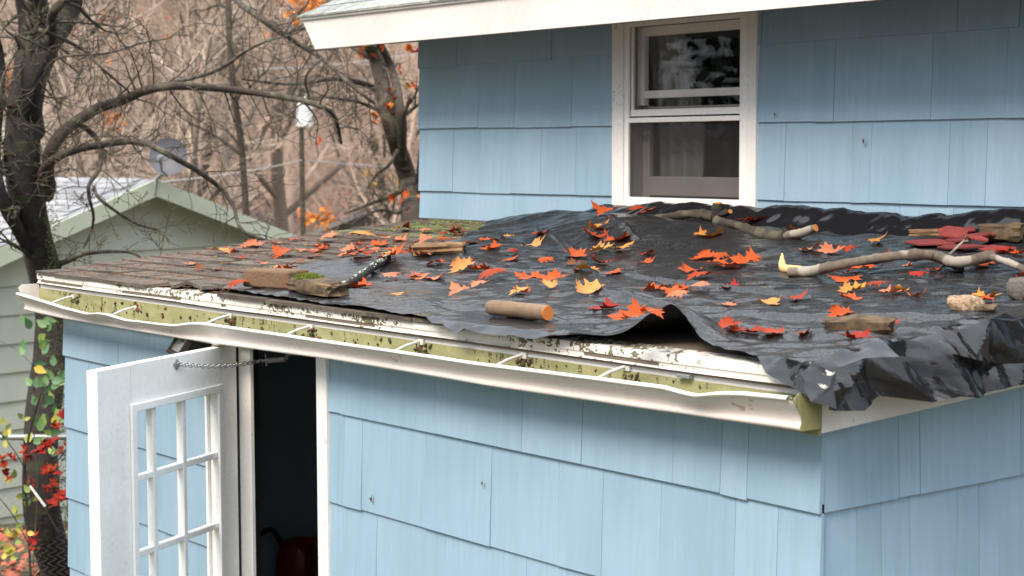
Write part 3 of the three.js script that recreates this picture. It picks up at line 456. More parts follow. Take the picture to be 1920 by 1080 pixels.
  const m = phys({ color: new THREE.Color(0.019, 0.019, 0.02), roughness: 0.36, roughnessMap: rough, bumpMap: wet, bumpScale: 0.0018, ior: 1.5 });
  const sheet = thing('plastic_sheet', 'wrinkled wet black plastic sheet spread over the low roof', 'tarp');
  mesh('sheet_top', g, m, sheet); const gloss = phys({ color: new THREE.Color(0.011, 0.011, 0.013), roughness: 0.1, bumpMap: wet2, bumpScale: 0.00022, ior: 1.5 }); mesh('hanging_edge', toCreasedNormals(g2, 0.5), gloss, sheet); mesh('upturned_edge', g3, gloss, sheet);
}

// ---------------------------------------------------------------- fallen leaves
const half = [[0.04, -0.32], [0.16, -0.36], [0.36, -0.47], [0.35, -0.28], [0.58, -0.26], [0.46, -0.1], [0.6, 0.0], [0.86, 0.2], [0.54, 0.17], [0.54, 0.36], [0.32, 0.26], [0.3, 0.42], [0.36, 0.64], [0.18, 0.62], [0, 0.95]];
function leafGeo(seed, curl, cup, tw) {
  const r = rngOf(seed), out = [], R = half.map(q => [q[0] * (0.9 + 0.25 * r()), q[1] * (0.92 + 0.16 * r())]), L = half.map(q => [-q[0] * (0.9 + 0.25 * r()), q[1] * (0.92 + 0.16 * r())]);
  const ring = [...R, ...L.slice(0, -1).reverse()], dense = []; ring.forEach((q, i) => { const n = ring[(i + 1) % ring.length]; dense.push(q, [(q[0] + n[0]) / 2 * 0.985, (q[1] + n[1]) / 2 * 0.985]); });
  const p = [], id = [], col = [], rings = [0.3, 0.62, 0.85, 1], N = dense.length;
  const bend = (x, y, k) => { // roll along the length and across, then ruffle
    const th = curl * (y + 0.1), rr = curl ? 1 / curl : 0; let Y = curl ? Math.sin(th) * rr : y, Z = curl ? (1 - Math.cos(th)) * rr : 0;
    const ph = cup * x, X = cup ? Math.sin(ph) / cup : x; Z += cup ? (1 - Math.cos(ph)) / cup : 0;
    Z += tw * x * y + 0.11 * k * nz(x * 3.2 + seed, y * 3.2, seed) + 0.02 * Math.abs(x) ; return [X, Z, -Y];
  };
  const put = (x, y, k) => { p.push(...bend(x, y, k)); const b = 0.82 + 0.3 * (nz(x * 2.2 + seed * 3, y * 2.2, 77) * 0.5 + 0.5) + 0.1 * nz(x * 9, y * 9, seed), v = Math.abs(x) < 0.03 ? 1.12 : 1; col.push(b * v, b * v * (0.86 + 0.24 * (nz(x * 3, y * 3 + seed, 78) * 0.5 + 0.5)), b * 0.92); };
  put(0, 0, 0); for (const k of rings) for (const q of dense) put(q[0] * k, q[1] * k, k);
  for (let i = 0; i < N; i++) { const n = (i + 1) % N; id.push(0, 1 + i, 1 + n); for (let k = 0; k < rings.length - 1; k++) { const a = 1 + k * N + i, b = 1 + k * N + n; id.push(a, a + N, b, b, a + N, b + N); } }
  const g = new THREE.BufferGeometry(); g.setAttribute('position', new THREE.Float32BufferAttribute(p, 3)); g.setAttribute('color', new THREE.Float32BufferAttribute(col, 3)); g.setIndex(id); g.computeVertexNormals();
  g.computeBoundingBox(); const dy = -g.boundingBox.min.y, b0 = bend(0, -0.33, 1); g.translate(0, dy, 0);
  const st = tubeGeo([V(b0[0], b0[1] + dy, b0[2]), V(0.03, b0[1] + dy + 0.03, b0[2] + 0.3), V(0.1, b0[1] + dy + 0.02, b0[2] + 0.62)], [0.02, 0.014, 0.016], 4);
  return [g, st];
}
const leafVar = [[1, 0.7, 0.4, 0.15], [2, 1.4, 0.3, -0.25], [3, 0.3, 1.6, 0.2], [4, -0.9, 0.5, 0.3], [5, 1.3, -0.9, 0.3], [6, 0.2, 0.4, 0.4], [7, 0.8, 2.0, -0.4], [8, -0.6, -1.2, 0.3], [9, 2.0, 0.3, 0.4], [10, 0.5, 1.0, 0.7]].map(a => leafGeo(...a));
const leafCol = { o: ['orange', 178, 74, 20], d: ['deep orange', 150, 52, 16], t: ['tan', 190, 134, 76], p: ['pinkish', 184, 112, 82], r: ['red', 146, 36, 24], y: ['yellow', 192, 126, 56], b: ['brown', 112, 62, 36] };
const leafMat = Object.fromEntries(Object.entries(leafCol).map(([k, c]) => [k, phys({ color: new THREE.Color(`rgb(${c[1]},${c[2]},${c[3]})`), vertexColors: true, roughness: 0.7, specularIntensity: 0.45, transmission: 0.12, thickness: 0 })]));
const marks = [ // places one can find on the roof
  [-2.762, -0.14, 'beside the brick'], [-2.37, -0.098, 'by the mossy wood block'], [-2.657, -0.604, 'around the lichened stick'], [-3.022, -1.089, 'beside the rotten bark chunk'], [-1.333, -0.168, 'near the cut log'],
  [-2.232, -1.26, 'below the hump of the sheet'], [-2.468, -1.635, 'left of the forked branch'], [-1.847, -1.494, 'below the forked branch'], [-1.39, -1.114, 'in the middle of the sheet'], [-0.465, 0.125, 'at the lifted flap'],
  [-1.086, -0.601, 'behind the lifted flap'], [-0.38, -0.208, 'at the front edge of the sheet'], [-1.162, -1.438, 'behind the long branch'], [-0.851, -1.129, 'in front of the long branch'], [-0.488, -0.867, 'midway to the tan stone'], [-0.145, -0.286, 'by the corner wood chunk'], [-0.159, -0.752, 'by the tan stone'], [-0.651, -1.476, 'at the right end of the long branch'], [-3.984, -0.727, 'on the bare shingles'], [-3.692, -1.172, 'on the upper bare shingles'], [-2.06, -0.572, 'left of the cut log'], [-3.184, -1.346, 'near the edge of the mossy shingles'], [-1.644, -0.607, 'behind the cut log']];
const LEAVES = [ // x, z on the roof, length in px of the photo's width at that depth, colour, shape, turn, tilt
  [-3.571, -0.877, 30, 'p', 5, 2.4, 0.10],
  [-3.575, -0.892, 27, 'o', 2, 1.4, -0.05],
  [-3.251, -0.893, 25, 'b', 5, 5.7, -0.04],
  [-3.67, -1.489, 30, 'p', 7, 5.0, -0.04],
  [-3.165, -1.285, 30, 'b', 5, 0.6, 0.10],
  [-3.459, -1.549, 26, 'b', 2, 2.0, 0.04],
  [-3.579, -0.429, 20, 'b', 5, 3.2, -0.04],
  [-3.533, -1.056, 27, 'd', 2, 2.4, -0.05],
  [-3.222, -1.028, 32, 'o', 5, 2.2, 0.00],
  [-3.444, -1.124, 21, 'p', 5, 2.1, 0.01],
  [-3.456, -0.951, 22, 'p', 7, 5.2, 0.01],
  [-4.01, -1.224, 26, 'p', 7, 1.3, 0.04],
  [-3.674, -1.385, 21, 'o', 5, 0.2, -0.01],
  [-3.601, -0.701, 20, 'b', 7, 2.3, 0.00],
  [-3.525, -0.818, 33, 'd', 5, 6.0, -0.02],
  [-3.4, -1.467, 23, 'o', 5, 5.7, -0.05],
  [-3.496, -0.528, 25, 'b', 5, 5.0, 0.03],
  [-4.145, -0.876, 25, 'b', 2, 1.0, 0.09],
  [-3.314, -1.335, 24, 'o', 0, 1.4, 0.03],
  [-3.603, -0.902, 24, 'o', 7, 5.6, -0.03],
  [-3.386, -0.498, 24, 'p', 2, 4.0, 0.02],
  [-3.343, -1.214, 28, 'p', 0, 4.3, 0.05],
  [-3.41, -0.292, 26, 'b', 5, 1.3, 0.02],
  [-3.699, -0.348, 31, 'p', 0, 2.6, 0.04],
  [-3.266, -1.331, 29, 'b', 5, 6.2, 0.05],
  [-4.085, -1.056, 31, 'o', 5, 5.7, 0.07],
  [-3.088, -1.195, 28, 'b', 7, 5.0, 0.06],
  [-3.989, -0.696, 32, 'o', 2, 3.1, 0.04],
  [-3.656, -0.54, 30, 'd', 2, 1.5, 0.01],
  [-3.558, -0.645, 22, 'o', 0, 4.5, -0.00],
  [-3.841, -1.094, 45, 'p', 3, 1.9, 0.28],
  [-3.698, -1.159, 60, 't', 7, 1.0, -0.11],
  [-3.631, -0.93, 40, 'p', 6, 3.5, 0.02],
  [-3.416, -1.075, 45, 'o', 0, 1.4, 0.17],
  [-3.84, -1.48, 40, 'd', 4, 4.9, 0.35],
  [-3.274, -1.217, 35, 'p', 4, 1.3, 0.41],
  [-3.434, -1.437, 40, 'd', 4, 5.0, -0.03],
  [-3.519, -0.675, 45, 'o', 4, 1.8, 0.37],
  [-3.114, -0.343, 60, 't', 5, 0.5, 0.21],
  [-2.95, -0.338, 45, 'o', 6, 3.2, -0.04],
  [-2.667, 0.02, 55, 'd', 7, 1.8, 0.42],
  [-3.251, -0.789, 40, 'p', 8, 5.3, -0.15],
  [-3.966, -0.628, 40, 't', 4, 3.6, 0.38],
  [-4.034, -0.815, 45, 'p', 8, 1.2, 0.10],
  [-3.603, -0.81, 30, 'p', 4, 2.7, -0.05],
  [-3.453, -0.256, 30, 'b', 4, 1.6, 0.33],
  [-3.38, -0.886, 35, 'p', 1, 0.3, 0.23],
  [-3.248, -0.93, 35, 'p', 4, 3.3, 0.24],
  [-3.359, -0.717, 35, 'b', 5, 0.9, 0.25],
  [-4.041, -0.949, 30, 'p', 1, 2.6, -0.03],
  [-3.856, -1.31, 30, 'o', 7, 1.7, 0.06],
  [-3.604, -1.631, 25, 'b', 9, 2.0, 0.19],
  [-3.665, -1.267, 30, 'p', 5, 0.6, -0.11],
  [-3.16, -0.519, 35, 'b', 3, 1.7, 0.20],
  [-2.788, -0.541, 50, 'o', 3, 0.8, 0.41],
  [-2.767, -0.582, 45, 'd', 4, 2.9, -0.12],
  [-2.644, -0.581, 75, 'o', 1, 5.6, 0.42],
  [-2.934, -0.868, 60, 'd', 5, 0.1, 0.02],
  [-2.897, -0.89, 50, 'o', 2, 4.9, 0.10],
  [-2.649, -0.751, 45, 'p', 9, 4.3, -0.10],
  [-3.467, -1.212, 40, 'p', 9, 1.2, 0.12],
  [-2.721, -0.66, 40, 't', 2, 1.6, 0.21],
  [-2.249, -0.214, 55, 'o', 2, 2.1, -0.14],
  [-2.318, -0.224, 40, 'd', 0, 2.9, 0.07],
  [-1.903, -0.12, 45, 't', 5, 6.3, 0.19],
  [-2.316, -0.363, 45, 'p', 7, 6.2, 0.10],
  [-2.223, -0.391, 40, 'd', 3, 0.7, -0.11],
  [-2.214, -0.434, 45, 'p', 2, 3.7, 0.43],
  [-2.147, -0.436, 45, 'p', 9, 0.3, 0.14],
  [-2.422, -0.659, 40, 'd', 3, 2.0, -0.13],
  [-2.237, -0.641, 60, 't', 8, 1.8, 0.45],
  [-2.308, -0.713, 55, 'o', 3, 3.0, -0.00],
  [-2.19, -0.688, 50, 'o', 6, 3.1, -0.02],
  [-1.916, -0.528, 60, 'd', 7, 1.6, 0.38],
  [-1.816, -0.401, 45, 'p', 3, 3.1, -0.13],
  [-1.731, -0.248, 50, 'p', 4, 1.6, 0.17],
  [-1.508, -0.323, 45, 't', 3, 2.6, 0.01],
  [-2.277, -0.87, 40, 'o', 5, 0.3, 0.41],
  [-2.463, -1.131, 55, 't', 9, 0.7, 0.19],
  [-2.81, -1.108, 35, 'd', 0, 3.1, -0.09],
  [-2.583, -1, 45, 'o', 3, 5.8, 0.19],
  [-2.496, -0.979, 40, 'o', 2, 2.1, 0.24],
  [-2.78, -1.251, 35, 't', 5, 5.1, 0.17],
  [-2.55, -1.597, 55, 'o', 4, 2.1, 0.09],
  [-2.387, -1.589, 45, 'd', 7, 0.5, 0.43],
  [-2.35, -1.61, 35, 'd', 3, 0.3, 0.39],
  [-2.44, -1.43, 60, 'y', 2, 4.8, 0.01],
  [-2.72, -1.365, 45, 'd', 0, 5.5, 0.26],
  [-2.131, -0.926, 35, 'o', 7, 3.6, 0.30],
  [-2.34, -1.353, 60, 'd', 6, 1.4, -0.15],
  [-2.211, -1.327, 55, 'o', 2, 0.1, 0.38],
  [-2.1, -1.057, 60, 'o', 1, 2.5, 0.31],
  [-2.142, -1.173, 50, 't', 6, 5.5, 0.18],
  [-2.038, -1.214, 55, 'y', 3, 1.0, 0.21],
  [-1.911, -1.213, 35, 'd', 8, 4.9, 0.13],
  [-1.837, -0.942, 50, 'd', 8, 2.8, -0.10],
  [-1.738, -1.049, 35, 'o', 9, 0.7, 0.19],
  [-1.737, -0.782, 60, 'y', 4, 3.8, -0.07],
  [-1.572, -0.751, 40, 'o', 5, 0.5, 0.38],
  [-1.78, -0.584, 60, 'o', 0, 1.9, 0.06],
  [-1.678, -0.576, 45, 'o', 1, 0.5, 0.18],
  [-1.504, -0.434, 45, 't', 6, 1.3, 0.44],
  [-1.514, -0.329, 45, 'p', 6, 1.5, 0.14],
  [-1.276, -0.392, 75, 't', 6, 0.6, -0.08],
  [-1.21, -0.586, 60, 'o', 9, 5.0, 0.07],
  [-1.088, -0.605, 50, 'o', 6, 2.6, 0.28],
  [-1.007, -0.591, 50, 'p', 7, 0.4, 0.38],
  [-1.01, -0.476, 55, 'o', 3, 4.0, 0.41],
  [-0.959, -0.475, 45, 'p', 7, 2.7, 0.33],
  [-1.011, -0.246, 60, 'r', 2, 2.3, -0.05],
  [-0.444, 0.17, 80, 'o', 2, 2.1, 0.37],
  [-0.445, 0.119, 60, 'o', 4, 3.4, 0.39],
  [-1.9, -1.506, 65, 'y', 2, 0.0, 0.04],
  [-1.615, -1.212, 45, 'o', 8, 0.7, 0.32],
  [-1.411, -0.976, 55, 'o', 9, 3.0, -0.10],
  [-1.255, -0.855, 55, 'd', 3, 2.6, 0.03],
  [-1.41, -1.062, 50, 'o', 3, 4.8, 0.44],
  [-1.363, -1.077, 60, 'o', 0, 4.2, 0.22],
  [-1.437, -1.25, 60, 'o', 5, 3.4, 0.40],
  [-1.323, -1.147, 60, 'o', 9, 1.9, 0.37],
  [-1.558, -1.233, 45, 'o', 7, 3.8, 0.12],
  [-0.983, -0.706, 45, 'r', 2, 1.6, 0.21],
  [-0.742, -0.445, 45, 'p', 5, 0.8, -0.10],
  [-0.665, -0.524, 60, 't', 2, 4.2, 0.22],
  [-0.606, -0.573, 45, 'd', 4, 5.7, 0.07],
  [-1.99, -1.83, 45, 'd', 9, 5.0, 0.25],
  [-0.376, -0.067, 45, 'd', 1, 0.5, 0.24],
  [-0.348, -0.081, 50, 'd', 2, 2.1, 0.07],
  [-0.32, -0.116, 45, 'd', 2, 1.9, -0.14],
  [-0.283, -0.144, 65, 'd', 0, 3.3, 0.30],
  [-0.196, -0.15, 35, 'd', 1, 5.0, 0.33],
  [-1.911, -0.868, 30, 'b', 1, 1.0, 0.20],
  [-2.384, -0.97, 30, 'r', 7, 4.2, 0.45],
  [-1.33, -1.427, 45, 'p', 1, 4.8, 0.43],
  [-1.212, -1.413, 50, 'p', 1, 1.1, 0.14],
  [-1.219, -1.491, 35, 'd', 3, 3.9, 0.35],
  [-1.182, -1.597, 45, 'y', 4, 5.4, 0.26],
  [-0.932, -1.353, 50, 'r', 9, 1.5, 0.14],
  [-0.841, -1.148, 60, 'o', 3, 1.9, -0.01],
  [-0.805, -1.025, 55, 'o', 5, 3.4, 0.17],
  [-0.627, -1.122, 45, 'r', 7, 5.6, 0.09],
  [-0.593, -0.787, 60, 'y', 6, 6.1, 0.04],
  [-0.559, -0.882, 45, 'd', 7, 2.6, -0.14],
  [-0.438, -0.768, 50, 'p', 2, 5.6, 0.13],
  [-0.468, -0.854, 50, 'y', 8, 3.9, 0.07],
  [-0.352, -0.786, 55, 'o', 6, 3.9, -0.06],
  [-0.467, -0.659, 50, 'o', 1, 2.9, 0.43],
  [-0.571, -1.37, 65, 'o', 5, 3.8, 0.04],
  [-0.664, -1.27, 45, 'o', 1, 4.7, 0.14],
  [-0.639, -1.564, 40, 'r', 7, 5.6, 0.32],
  [-0.571, -1.541, 35, 'o', 2, 5.8, -0.11],
  [-0.186, -0.861, 55, 'y', 2, 6.0, -0.05],
  [-0.097, -0.74, 45, 'o', 9, 4.3, 0.18],
  [-0.282, -0.405, 60, 'o', 8, 1.6, 0.16],
  [-0.011, -0.131, 65, 'r', 2, 4.7, -0.03],
  [-0.12, -0.378, 55, 'r', 5, 0.5, 0.01],
  [-0.305, -1.206, 40, 'd', 4, 3.8, 0.23],
  [-1.755, -1.82, 30, 'y', 2, 4.6, 0.24],
  [-0.759, -1.247, 30, 'p', 2, 5.5, 0.28],
  [-0.552, -1.139, 28, 'b', 8, 2.3, -0.15]];
{
  const list = [];
  const leafEdge = z => lerpT([[-1.905, -3.47], [-1.6, -3.3], [-1.09, -3.1], [-0.77, -3.05], [-0.42, -3.02], [-0.03, -2.79], [0.1, -2.76]], z);
  for (const [x, z0, px, c, v, turn, tilt] of LEAVES) {
    const z = Math.max(-1.87, z0), D = (x - EYE.x) * -0.7838 + (z - EYE.z) * -0.621, S = px / 3317 * D * 0.76 * (0.92 + 0.16 * H2(px, v, 9)), on = x > leafEdge(z);
    const o = thing('fallen_leaf', '', 'leaf', [x, 0, z], 0, 'fallen leaves on the low roof');
    o.rotation.set(0.0855 + tilt * 0.3, turn, tilt * 0.35, 'XYZ'); o.scale.set(S * (0.8 + 0.3 * H2(v, px, 12)), S * 0.66, S);
    o.position.y = (on ? tarpTop(x, z) : yR(z) + 0.008) + 0.002 + Math.abs(tilt) * S * 0.16;
    mesh('blade', leafVar[v][0], leafMat[c], o); mesh('stem', leafVar[v][1], leafMat[c === 'r' || c === 'd' ? 'd' : 'b'], o);
    let best = null, bd = 9; for (const [mx, mz, t] of marks) { const d = Math.hypot(mx - x, (mz - z) * 0.6); if (d < bd) { bd = d; best = t; } }
    const sz = px < 38 ? 'small ' : px > 58 ? 'large ' : ''; list.push([o, `${sz}${leafCol[c][0]} leaf ${best}`, x * 0.621 + z * -0.7838, on]);
  }
  const by = {}; for (const e of list) (by[e[1]] ??= []).push(e);
  for (const [l, es] of Object.entries(by)) {
    es.sort((a, b) => a[2] - b[2]); const n = es.length, nth = ['leftmost', 'second from left', 'third from left', 'fourth from left', 'fifth from left', 'sixth from left', 'seventh from left', 'eighth from left'];
    es.forEach((e, i) => { e[0].userData.label = n === 1 ? l + (e[3] ? ', lying on black plastic' : ', lying on roof shingles') : `${l}, ${n === 2 ? (i ? 'right one of two' : 'left one of two') : i === n - 1 ? 'rightmost of these' : nth[Math.min(i, 7)] + ' of these'}`; });
  }
}
// ---------------------------------------------------------------- wood, stones and brick that hold the sheet down
function rock(w, h, d, seed, rough = 0.12, det = 3) {
  const g = mergeVertices(new THREE.IcosahedronGeometry(0.5, det).deleteAttribute('normal').deleteAttribute('uv')), p = g.attributes.position;
  for (let i = 0; i < p.count; i++) {
    let x = p.getX(i), y = p.getY(i), z = p.getZ(i); const m = Math.max(Math.abs(x), Math.abs(y), Math.abs(z)) * 2, k = 0.55 + 0.45 / m * 0.9;
    const r = k * (1 + rough * (nz(x * 3 + seed, y * 3 + z * 2, seed) + 0.6 * nz(x * 8 + seed, z * 8 + y * 5, seed + 3)));
    p.setXYZ(i, x * r * w, (y * r + 0.5) * h, z * r * d);
  }
  g.computeVertexNormals(); uvBox(g, 2); return toCreasedNormals(g, 0.6);
}
function woodChunk(w, h, d, seed) { // split piece of wood: long, fibrous, broken ends
  const g = new THREE.BoxGeometry(1, 1, 1, 26, 5, 6), q = mergeVertices(g.deleteAttribute('normal').deleteAttribute('uv')), p = q.attributes.position;
  for (let i = 0; i < p.count; i++) {
    const x = p.getX(i), y = p.getY(i), z = p.getZ(i), e = Math.abs(x) > 0.49, tp = 1 - 0.35 * Math.abs(x) ** 2 * 2 + 0.15 * nz(x * 3, seed, 2);
    const rr = Math.hypot(y, z) > 0.6 ? 0.84 : 1, n = 0.07 * nz(x * 1.5, y * 17 + z * 13, seed + 5) + 0.2 * nz(x * 2.2 + seed, y * 7, seed) + 0.1 * nz(x * 4, z * 7 + seed, seed + 1);
    p.setXYZ(i, (x + (e ? 0.09 * nz(y * 4, z * 4 + seed, 3) : 0)) * w, (y * (tp + n) * rr + 0.5) * h, z * (tp + n) * rr * d + 0.03 * w * nz(x * 2, seed, 9));
  }
  q.computeVertexNormals(); uvBox(q, 1.5); return toCreasedNormals(q, 0.7);
}
const barkChunk = std({ map: barkTex([92, 70, 48], [152, 120, 82], [120, 98, 66], 310), bumpMap: barkBump, bumpScale: 0.004, roughness: 0.95 });
const darkChunk = std({ map: barkTex([58, 46, 36], [112, 92, 66], [150, 122, 82], 320), bumpMap: barkBump, bumpScale: 0.004, roughness: 0.95 });
const stoneM = c => std({ map: speckled(c, [92, 80, 64], 0.6, 0.55), bumpMap: noiseBump, bumpScale: 0.003, roughness: 0.92 });
const mossM = std({ color: new THREE.Color('rgb(122,134,46)'), roughness: 1, bumpMap: noiseBump, bumpScale: 0.004 });
function rest(name, label, cat, [x, , z], turn, g, m, sink = 0.004) { const o = mesh(name, g, m); o.position.set(x, tarpTop(x, z) - sink, z); o.rotation.set(0.085, turn, 0); return tag(o, label, cat); }
{ // brick at the front left
  const P = [-2.601, 2.322, -0.051], b = thing('brick', 'old brown and red brick lying at the left corner of the black sheet', 'brick', [P[0], tarpTop(P[0], P[2]) - 0.001, P[2] - 0.03], 0.22);
  const g = uvBox(new RoundedBoxGeometry(0.235, 0.062, 0.1, 2, 0.008), 1), p = g.attributes.position; for (let i = 0; i < p.count; i++) p.setXYZ(i, p.getX(i) + 0.004 * nz(p.getY(i) * 40, p.getZ(i) * 40, 2), p.getY(i) + 0.031 + 0.003 * nz(p.getX(i) * 30, p.getZ(i) * 30, 3), p.getZ(i) + 0.005 * nz(p.getX(i) * 30, p.getY(i) * 50, 4)); g.computeVertexNormals();
  mesh('brick_body', g, std({ map: tex(256, 256, (i, j) => mix([128, 62, 50], [112, 88, 66], sm(0.35, 0.6, vn(i / 28, j / 28, 9, 9, 331) * 0.7 + vn(i / 6, j / 6, 43, 43, 332) * 0.3))), bumpMap: noiseBump, bumpScale: 0.003, roughness: 0.95 }), b);
}
{
  const P = [-2.238, 2.319, -0.011], b = thing('mossy_wood_block', 'dark weathered wood block with bright green moss on top', 'wood block', [P[0], tarpTop(P[0], P[2]) - 0.003, P[2] - 0.02], -0.05);
  mesh('block', woodChunk(0.27, 0.05, 0.1, 5), darkChunk, b);
  const m = new MB(), r = rngOf(9); for (let k = 0; k < 420; k++) { const x = -0.06 + 0.06 * (r() + r() - 1) * 1.3, z = 0.035 * (r() + r() - 1), q = V(x, 0.04 + 0.01 * (1 - Math.abs(x + 0.06) / 0.08), z); m.tube([q, q.clone().add(V((r() - 0.5) * 0.012, 0.012 + 0.008 * r(), (r() - 0.5) * 0.012))], [0.0032, 0.001], 3); }
  mesh('moss', m.geo(), mossM, b);
}
const stick = (name, label, parts, cat = 'branch') => { const o = thing(name, label, cat); for (const [n, pts, r0, r1, m, seg = 26] of parts) { const c = curve(pts, seg), r = c.map((_, i) => (r0 + (r1 - r0) * i / seg) * (1 + 0.08 * nz(i * 0.7, seed0, 5))); seed0 += 3; mesh(n, tubeGeo(c, r.map((q, i) => q * (1 + 0.3 * Math.max(0, nz(i * 0.9 + seed0, 3, 71)) ** 3)), 14, 0.24, seed0), m, o); } return o; };
let seed0 = 4;
const onTarp = (a, lift) => [a[0], tarpTop(a[0], a[2]) + lift, a[2]];
{
  const o = stick('lichened_stick', 'short dark stick with pale lichen beside the mossy block', [['stick_body', [onTarp([-2.194, 2.336, -0.075], 0.012), onTarp([-2.384, 2.353, -0.277], 0.016), onTarp([-2.559, 2.374, -0.466], 0.014), onTarp([-2.626, 2.397, -0.578], 0.012)], 0.016, 0.011, barkDark]]);
  const m = new MB(), r = rngOf(3); const c = curve([onTarp([-2.194, 2.336, -0.075], 0.012), onTarp([-2.384, 2.353, -0.277], 0.016), onTarp([-2.559, 2.374, -0.466], 0.014), onTarp([-2.626, 2.397, -0.578], 0.012)], 40);
  for (let k = 0; k < 110; k++) { const i = (r() * 39) | 0, an = r() * 6.28, q = c[i].clone().add(V(Math.cos(an) * 0.013, Math.abs(Math.sin(an)) * 0.014, Math.cos(an) * 0.004)); m.tube([q, q.clone().add(V((r() - 0.5) * 0.012, 0.004 * r(), (r() - 0.5) * 0.012))], [0.005, 0.002], 4); }
  mesh('lichen', m.geo(), std({ color: new THREE.Color('rgb(176,186,166)'), roughness: 1 }), o);
}
{
  const L = thing('cut_log', 'short smooth brown log with an orange sawn end on the black sheet', 'log');
  const a = onTarp([-1.303, 2.332, -0.03], 0.024), b = onTarp([-1.041, 2.332, -0.032], 0.025), c = curve([a, [(a[0] + b[0]) / 2, (a[1] + b[1]) / 2 + 0.001, (a[2] + b[2]) / 2], b], 20);
  mesh('bark', tubeGeo(c, c.map((_, i) => 0.0225 + 0.0016 * gs(i, 7, 1) + 0.0016 * gs(i, 14, 1.2) + (i === 0 ? -0.004 : 0)), 18, 0.05, 3), barkLog, L);
  const d = VA(b).sub(VA(a)).normalize(), e = new THREE.CylinderGeometry(0.0205, 0.0212, 0.004, 20); e.rotateZ(-Math.PI / 2); const m = mesh('sawn_end', e, std({ map: tex(256, 256, (i, j) => { const q = Math.hypot(i - 128, j - 128) / 128; return mix([218, 138, 66], [176, 92, 40], 0.5 + 0.5 * Math.sin(q * 34 + 2 * vn(i / 30, j / 30, 9, 9, 3))); }), roughness: 0.8 }), L);
  m.position.set(b[0] + d.x * 0.002, b[1] + d.y * 0.002, b[2] + d.z * 0.002); m.quaternion.setFromUnitVectors(V(1, 0, 0), d);
}
{
  const P = [-2.639, 2.413, -0.816]; rest('bark_chunk', 'tan rotten wood chunk at the left edge of the black sheet', 'wood chunk', P, 0.75, woodChunk(0.19, 0.05, 0.1, 12), barkChunk, 0.006);
  const Q = [-0.084, 2.338, -0.239]; rest('wood_chunk', 'dark split wood chunk near the front right corner of the sheet', 'wood chunk', Q, 0.42, woodChunk(0.16, 0.05, 0.06, 17), darkChunk);
  const T = [-0.065, 2.372, -0.629]; rest('tan_stone', 'rounded tan stone on the sheet near the right edge', 'stone', T, 0.5, rock(0.1, 0.045, 0.06, 21), stoneM([170, 142, 116]));
  const U = [0.002, 2.371, -0.624]; rest('moss_clod', 'small dark brown clod touching the tan stone', 'clod', U, 0.2, rock(0.06, 0.022, 0.045, 27, 0.3), darkChunk);
  const S = [-0.041, 2.389, -0.836]; rest('grey_stone', 'dark grey stone at the right edge of the picture', 'stone', S, 0.3, rock(0.075, 0.062, 0.07, 31), stoneM([98, 92, 88]));
  const B = [-1.08, 2.495, -1.8]; rest('wood_scrap', 'flat brown wood scrap behind the red shards', 'wood scrap', [B[0], 0, Math.max(-1.82, B[2])], 0.12, woodChunk(0.2, 0.035, 0.06, 37), barkChunk);
  const C = [-0.789, 2.481, -1.78]; rest('log_end', 'short weathered log piece right of the red shards by the wall', 'log', [C[0], 0, Math.max(-1.8, C[2])], 0.2, woodChunk(0.15, 0.06, 0.08, 41), darkChunk);
}
{ // the long crooked branch on the right
  const P = [onTarp([-1.019, 2.415, -0.994], 0.014), onTarp([-0.959, 2.417, -1.018], 0.014), [-0.853, 2.444, -1.008], [-0.791, 2.465, -1.133], [-0.728, 2.476, -1.208], [-0.682, 2.476, -1.266], [-0.557, 2.463, -1.234], [-0.511, 2.479, -1.346]];
  const o = stick('long_branch', 'long crooked grey branch lying across the right of the sheet', [['limb', P, 0.0135, 0.0155, barkStick, 44], ['side_limb', [[-0.669, 2.475, -1.257], [-0.628, 2.457, -1.274], onTarp([-0.556, 2.437, -1.252], 0.01)], 0.013, 0.011, barkDark], ['side_limb', [[-0.51, 2.478, -1.334], [-0.408, 2.459, -1.306], onTarp([-0.286, 2.437, -1.251], 0.01)], 0.011, 0.009, barkStick], ['twig', [[-0.634, 2.479, -1.295], [-0.641, 2.504, -1.347], [-0.631, 2.521, -1.362], [-0.619, 2.534, -1.352]], 0.004, 0.0035, barkStick, 10], ['twig', [[-0.62, 2.518, -1.343], [-0.611, 2.52, -1.355]], 0.0035, 0.003, barkStick, 4]]);
  mesh('torn_end', tubeGeo(curve([onTarp([-1.232, 2.432, -1.193], 0.03), onTarp([-1.103, 2.421, -1.064], 0.015), onTarp([-1, 2.418, -1.026], 0.017)], 12), [0.003, 0.006, 0.009, 0.011, 0.012, 0.0125, 0.013, 0.0135, 0.0138, 0.0138, 0.0135, 0.013, 0.012], 9, 0.25, 8), tornWood, o);
}
